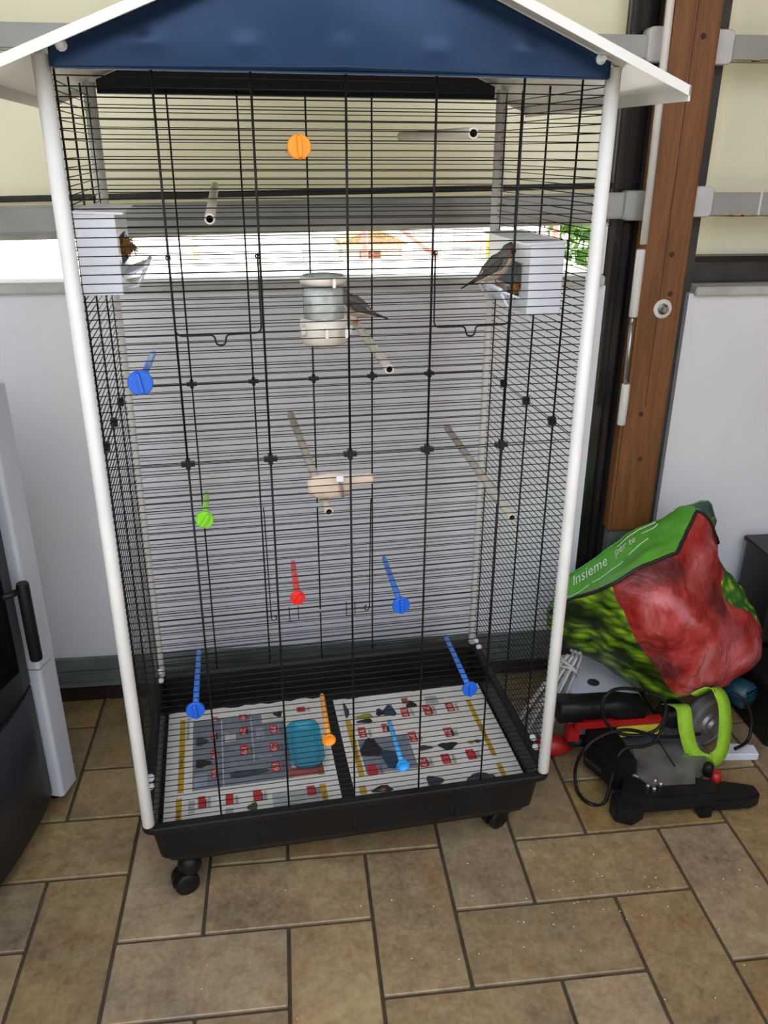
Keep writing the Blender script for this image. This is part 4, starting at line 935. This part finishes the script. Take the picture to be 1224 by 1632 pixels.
bmesh.ops.smooth_vert(bm, verts=bm.verts, factor=0.35, use_axis_x=True, use_axis_y=True, use_axis_z=True)
bm.normal_update()
for v in bm.verts:
    p = v.co
    d = 0.010*noise.noise(p*9.0)+0.013*abs(noise.noise(p*17.0+Vector((3, 1, 4))))-0.006+0.006*abs(noise.noise(p*37.0))-0.003
    v.co = p+v.normal*d
for f in bm.faces:
    f.smooth = True
    c_ = f.calc_center_median()
    if (c_-Vector(BAG['B2'])).length < 0.045 and c_.z < 0.60: f.material_index = 4
bo = Vector((1.2, 0.48, 0.16))
bmesh.ops.translate(bm, verts=bm.verts, vec=-bo)
me = bpy.data.meshes.new('bag_body'); 
for m_ in ('bag_green', 'bag_red', 'bag_leaf', 'bag_melon', 'zip'): me.materials.append(MT[m_])
bm.to_mesh(me)
from mathutils.bvhtree import BVHTree
bvh = BVHTree.FromBMesh(bm); bm.free()
bag = Thing('shopping_bag', 'stuffed shopping bag with green, red and leaf print lying on the mitre saw', 'bag', bo)
bb_ = bpy.data.objects.new('bag_body', me); COL.objects.link(bb_); bb_.parent = bag.e
def on_bag(p, lift=0.002):
    """nearest point on the bag surface"""
    loc, nor, i_, d_ = bvh.find_nearest(Vector(p)-bo)
    return loc+bo+nor*lift, nor
def seam(ks, r, n=8, side=None, lift=0.001):
    pts = []
    for a, b in zip(ks[:-1], ks[1:]):
        for t in range(n): pts.append(Vector(BAG[a]).lerp(Vector(BAG[b]), t/n))
    pts.append(Vector(BAG[ks[-1]]))
    return MB().tube([on_bag(p, lift)[0] for p in pts], r, 6)
bag.part('seam', seam(['L', 'A', 'Q3', 'B', 'C'], 0.0045), 'piping')
bag.part('seam', seam(['L2', 'L3', 'B2'], 0.0022), 'bag_green')
def bag_text(txt, p0, p1, up, size, shear=0.25, stretch=1.0):
    vs, fs = text_mb(txt, 1.0, shear); wd = max(v.x for v in vs); p0 = Vector(p0); p1 = Vector(p1); up = Vector(up)
    out = []
    nrm = (p1-p0).normalized().cross(up).normalized()
    if nrm.z < 0: nrm = -nrm
    for v in vs:
        q = p0+(p1-p0)*(v.x/wd)+up*(v.y*size)-bo
        hit = bvh.ray_cast(q+nrm*0.12, -nrm, 0.3)
        out.append((hit[0] if hit[0] is not None else q)+nrm*0.0025+bo)
    return MB().add(out, fs)
upv = Vector((-0.03, 0.30, 0.22)).normalized()
e0 = Vector(BAG['L']).lerp(Vector(BAG['L2']), 0.42); e1 = Vector(BAG['B']).lerp(Vector(BAG['L3']), 0.45)
bag.part('lettering', bag_text('Insieme', e0.lerp(e1, 0.13), e0.lerp(e1, 0.43), upv, 0.044), 'white_ink')
bag.part('lettering', bag_text('per te', e0.lerp(e1, 0.50)+upv*0.004, e0.lerp(e1, 0.68)+upv*0.004, upv, 0.034), 'white_ink')
mb = MB()
for t0, t1, s_ in ((0.0, 0.26, -0.030), (0.28, 0.55, -0.028), (0.60, 0.78, -0.026), (0.52, 0.84, 0.056), (0.74, 0.86, 0.016)):
    mb.tube([on_bag(e0.lerp(e1, t0+(t1-t0)*k/8)+upv*s_, 0.0012)[0] for k in range(9)], 0.0014, 4)
bag.part('printed_line', mb, 'white_ink')
lg = [e1+upv*0.030+(Vector((0.05, 0.0, 0.012)))*a+upv*b for a, b in ((-0.4, 0), (0.5, 0), (0.6, 0.022), (-0.3, 0.022))]
bag.part('printed_badge', MB().add([on_bag(p, 0.0022)[0] for p in lg], [(0, 1, 2, 3)]), 'white_ink')
STRAP = [(1.185, 0.36, 0.139), (1.199, 0.31, 0.165), (1.199, 0.28, 0.128), (1.212, 0.26, 0.078), (1.237, 0.25, 0.055), (1.271, 0.25, 0.055), (1.29, 0.26, 0.08), (1.29, 0.27, 0.146), (1.285, 0.29, 0.195), (1.265, 0.31, 0.214), (1.23, 0.325, 0.186)]
def spline(pts, n=6):
    P = [Vector(p) for p in pts]; out = []
    for i in range(len(P)-1):
        a = P[max(i-1, 0)]; b = P[i]; c = P[i+1]; d = P[min(i+2, len(P)-1)]
        for k in range(n):
            t = k/n; out.append(0.5*((2*b)+(c-a)*t+(2*a-5*b+4*c-d)*t*t+(3*b-a-3*c+d)*t**3))
    out.append(P[-1]); return out
def ribbon(pts, wdir, w, th, mi=0):
    L = []
    for i, p in enumerate(pts):
        t = (pts[min(i+1, len(pts)-1)]-pts[max(i-1, 0)]).normalized()
        wd = Vector(wdir(i/(len(pts)-1))); wd = (wd-t*wd.dot(t)).normalized(); nn = t.cross(wd)
        L.append([p-wd*w/2-nn*th/2, p+wd*w/2-nn*th/2, p+wd*w/2+nn*th/2, p-wd*w/2+nn*th/2])
    return MB().loft(L, 0, True)
bag.part('handle', ribbon(spline(STRAP), lambda t: (1.0, -0.15+0.3*t, 0.30*math.sin(t*6)), 0.034, 0.0018), 'strap', label='lime green strap handle')

# ------------------------------------------------------------------ mitre saw and things around it
saw = Thing('mitre_saw', 'black mitre saw with silver table under the shopping bag', 'saw', (1.12, 0.24, 0.0))
hexp = [(1.015+0.040*math.cos(a), 0.150+0.036*math.sin(a)) for a in [PI/6+k*PI/3 for k in range(6)]]
saw.part('foot', MB().prism(hexp, 0.0, 0.050), 'black_plastic', bevel=0.004)
saw.part('base_frame', MB().prism([(0.995, 0.15), (1.04, 0.128), (1.215, 0.128), (1.225, 0.165), (1.185, 0.185), (1.06, 0.190), (1.03, 0.215)], 0.022, 0.066), 'black_plastic', bevel=0.003)
saw.part('foot', MB().box((1.176, 0.120, 0.0), (1.206, 0.150, 0.03)), 'black_plastic', bevel=0.003)
saw.part('side_arm', MB().prism([(1.21, 0.130), (1.30, 0.128), (1.328, 0.140), (1.328, 0.170), (1.29, 0.185), (1.22, 0.205)], 0.008, 0.040), 'black_plastic', bevel=0.004)
fc = saw.part('fence', MB().prism([(0.965, 0.30), (1.005, 0.205), (1.055, 0.205), (1.045, 0.34), (0.985, 0.36)], 0.02, 0.105), 'black_plastic', bevel=0.005)
vs, fs = text_mb('POWER', 0.015); Mt = Matrix.Translation((0.972, 0.290, 0.030)) @ Matrix.Rotation(math.radians(-64), 4, 'Z') @ Matrix.Rotation(PI/2, 4, 'X')
th = MB()
pts = [(1.13+0.125*math.cos(t), 0.29+0.125*math.sin(t)) for t in [2*PI*k/40 for k in range(40)]]
saw.part('table', MB().prism(pts, 0.040, 0.0645), 'alu', bevel=0.003)
saw.part('table_insert', MB().prism([(1.055, 0.195), (1.07, 0.165), (1.175, 0.160), (1.205, 0.225), (1.20, 0.30), (1.08, 0.30)], 0.0645, 0.0705), 'alu', bevel=0.001)
saw.part('angle_scale', MB().tube([(1.13+0.118*math.cos(t), 0.29+0.118*math.sin(t), 0.066) for t in [PI*1.02+PI*0.72*k/20 for k in range(21)]], 0.0016, 5), 'steel')
saw.part('table_slot', MB().box((1.150, 0.215, 0.0706), (1.153, 0.36, 0.0712)), 'black_plastic')
for sx, sy in ((1.063, 0.161), (1.086, 0.175), (1.073, 0.150), (1.094, 0.163)):
    saw.part('screw', MB().lathe([(0.0055, 0.064), (0.0055, 0.074), (0.004, 0.0765)], (sx, sy, 0), 10), 'steel')
saw.part('lock_knob', MB().lathe([(0.012, 0.040), (0.013, 0.046), (0.011, 0.066)], (1.243, 0.192, 0), 8), 'red_plastic')
saw.part('lock_pin', MB().lathe([(0.012, 0.06), (0.012, 0.085), (0.008, 0.09)], (1.222, 0.195, 0), 10), 'black_plastic')
arm = MB().loft([[(x_, y0_+0.031*math.copysign(abs(math.cos(t))**0.55, math.cos(t)), z_+0.031*math.copysign(abs(math.sin(t))**0.55, math.sin(t))*hh) for t in [2*PI*k/12 for k in range(12)]] for x_, y0_, z_, hh in ((0.900, 0.352, 0.153, 0.70), (0.906, 0.352, 0.155, 1.0), (0.96, 0.355, 0.150, 0.92), (0.965, 0.355, 0.153, 0.80), (1.04, 0.358, 0.150, 0.80), (1.045, 0.358, 0.148, 0.95), (1.12, 0.36, 0.135, 0.85))], 0, True)
saw.part('arm', arm, 'black_plastic')
saw.part('warning_sticker', MB().add([(1.045, 0.318, 0.082), (1.165, 0.318, 0.084), (1.165, 0.326, 0.110), (1.05, 0.326, 0.106), (1.045, 0.3195, 0.082), (1.165, 0.3195, 0.084), (1.165, 0.3275, 0.110), (1.05, 0.3275, 0.106)], [(0,1,2,3),(7,6,5,4),(0,4,5,1),(1,5,6,2),(2,6,7,3),(3,7,4,0)]), 'yellow')
saw.part('guard_bar', MB().box((0.945, 0.325, 0.106), (1.165, 0.345, 0.124)), 'red_plastic', bevel=0.003)
Mg = Matrix.Translation((1.290, 0.345, 0.092)) @ Matrix.Rotation(0.35, 4, 'Z') @ Matrix.Rotation(PI/2, 4, 'X')
saw.part('blade_guard', MB().lathe([(0.030, -0.022), (0.066, -0.020), (0.070, -0.012), (0.070, 0.010), (0.060, 0.014), (0.056, 0.011), (0.034, 0.013), (0.030, 0.020), (0.022, 0.022), (0.018, 0.030), (0.008, 0.031)], (0, 0, 0), 32, 0, Mg, False), 'alu')
Mm = Matrix.Translation((1.388, 0.400, 0.136)) @ Matrix.Rotation(0.5, 4, 'Z') @ Matrix.Rotation(PI/2, 4, 'X')
mo = saw.part('motor_housing', MB().lathe([(0.026, -0.06), (0.034, -0.054), (0.036, 0.030), (0.030, 0.040), (0.012, 0.043)], (0, 0, 0), 24, 0, Mm), 'motor')
for k in range(4):
    saw.part('vent_slot', MB().box((-0.022, -0.020+k*0.0125, 0.036), (0.022, -0.0145+k*0.0125, 0.0425), 0, Mm), 'black_plastic', parent=mo)
saw.part('pivot_column', MB().lathe([(0.04, 0.04), (0.036, 0.09), (0.028, 0.108)], (1.22, 0.395, 0), 16), 'black_plastic')
saw.part('clamp_block', MB().box((0.925, 0.318, 0.078), (0.955, 0.352, 0.108)), 'red_plastic', bevel=0.003)
saw.part('clamp_screw', MB().tube([(0.935, 0.335, 0.066), (0.985, 0.335, 0.066)], 0.014, 10), 'black_plastic')
CORD_A = [(1.212,0.400,0.120), (1.092,0.330,0.209), (1.024,0.312,0.228), (0.993,0.300,0.204), (1.003,0.290,0.155), (1.032,0.280,0.128), (1.082,0.270,0.124), (1.126,0.270,0.142), (1.153,0.300,0.171), (1.148,0.325,0.187), (1.110,0.330,0.199)]
CORD_B = [(1.251,0.300,0.090), (1.145,0.270,0.113), (1.044,0.260,0.151), (0.973,0.250,0.144), (0.933,0.240,0.111), (0.930,0.262,0.040), (0.929,0.229,0.007), (0.944,0.190,0.006), (0.983,0.194,0.006), (1.020,0.231,0.110), (1.080,0.241,0.115), (1.113,0.250,0.123), (1.144,0.280,0.151), (1.167,0.318,0.159)]
cb_ = saw.part('power_cord', MB().tube(spline(CORD_A, 8), 0.0042, 8).tube(spline(CORD_B, 8), 0.0042, 8).tube(spline([(1.349,0.360,0.157), (1.382,0.340,0.141), (1.399,0.330,0.091), (1.386,0.310,0.050), (1.343,0.290,0.044)], 6), 0.0042, 8), 'cable')
# mark on the black fence, worn white
mb = MB().add([Mt @ v for v in vs], fs)
mb.v = [tuple(Vector(v)+Vector((-0.012, -0.006, 0.02))) for v in mb.v]
saw.part('lettering', mb, 'alu', parent=fc)

one('clamp_handle', ylathe([(0.006, 0)], (0, 0, 0), 3) if False else MB().lathe([(0.008, 0.0), (0.018, 0.006), (0.0205, 0.03), (0.0195, 0.055), (0.010, 0.072), (0.006, 0.086)], (0, 0, 0), 20, 0, Matrix.Translation((0.866, 0.372, 0.0275)) @ Matrix.Scale(1.28, 4) @ Matrix.Rotation(PI/2, 4, 'Y')), 'red_plastic', 'red tapered plastic handle on the floor beside the cage tray', 'handle')

# white cable coil
coil = Thing('cable_coil', 'bundled white cable coil between the cage and the bag', 'cable', (0.93, 0.45, 0.0))
A = Vector((0.995, 0.505, 0.195)); B = Vector((0.878, 0.450, 0.012))
ax = (B-A); side = Vector((0.62, -0.75, 0.10)).normalized(); nn = ax.normalized().cross(side)
for k in range(8):
    o_ = side*(-0.028+0.008*k)+nn*(0.008*math.sin(k*2.1)); sp_ = 0.55+0.10*(k % 3)
    path = [A+o_*0.5+nn*0.010, A+ax*0.3+o_*0.8+nn*0.018, A+ax*0.7+o_*1.2+nn*0.022, B+o_*1.4+nn*0.014+Vector((0, 0, 0.006)), B+o_*1.4-nn*0.014+Vector((0, 0, 0.006)), A+ax*0.7+o_*1.2-nn*0.022, A+ax*0.3+o_*0.8-nn*0.018, A+o_*0.5-nn*0.010, A+o_*0.5+nn*0.010-ax*0.06]
    path = [Vector((p.x, p.y, max(p.z, 0.006))) for p in path]
    coil.part('strand', MB().tube(spline(path, 5), 0.0036, 7), 'wcable')
for k in range(3):
    c = A+ax*(0.10+0.05*k)
    coil.part('wrap_turn', MB().tube([c+side*(0.030*math.cos(t))+nn*(0.026*math.sin(t))+ax*(0.05*math.cos(t+k)) for t in [2*PI*q/20 for q in range(21)]], 0.0036, 7), 'wcable')

wb_ = Thing('white_appliance', 'white plastic tool case with dark oval badge under the bag', 'tool case', (1.09, 0.54, 0.0))
wb_.part('body', rbox(0.985, 0.435, 0.0, 1.165, 0.66, 0.100, 0.02), 'white_plastic', bevel=0.004)
wb_.part('badge', MB().lathe([(0.016, 0.0995), (0.016, 0.1012), (0.013, 0.1018)], (1.060, 0.520, 0), 24), 'strip')
bx_ = Thing('black_crate', 'black crate at the right edge behind the bag', 'crate', (1.56, 0.5, 0.0))
bx_.part('body', rbox(1.455, 0.335, 0.0, 1.75, 0.54, 0.145, 0.015), 'black_plastic', bevel=0.003)
bx_.part('rim', rbox(1.45, 0.33, 0.1455, 1.755, 0.545, 0.160, 0.015), 'black_plastic', bevel=0.003)
one('white_board', MB().prism([(1.325, 0.300), (1.412, 0.292), (1.418, 0.328), (1.345, 0.345)], 0.0005, 0.020), 'white_plastic', 'small white board on the floor beside the mitre saw', 'board', bevel=0.002)

cab = Thing('dark_cabinet', 'low dark cabinet at the right edge behind the bag', 'cabinet', (1.66, 0.64, 0.0))
cab.part('body', rbox(1.535, 0.56, 0.165, 1.79, 0.715, 0.40, 0.008), 'dark', bevel=0.003)
cab.part('leg', MB().box((1.76, 0.57, 0.0), (1.785, 0.70, 0.1655)), 'dark', bevel=0.003)
cab.part('leg', MB().box((1.755, 0.58, 0.0), (1.7595, 0.60, 0.1655)), 'dark')
cab.part('top', rbox(1.527, 0.552, 0.4005, 1.795, 0.72, 0.414, 0.008), 'dark', bevel=0.003)
seeds = MB(); rs = random.Random(11)
for _ in range(60):
    sx, sy = rs.uniform(0.0, 1.25), rs.uniform(-0.45, 0.05)
    if rs.random() < 0.6: sx, sy = rs.gauss(0.82, 0.15), rs.gauss(-0.06, 0.05)
    seeds.ball((sx, sy, 0.0015), (0.0016, 0.0011, 0.0009), 6)
one('spilled_seed', seeds, 'seed', 'pale seeds scattered on the floor tiles in front of the cage', 'seed', kind='stuff')
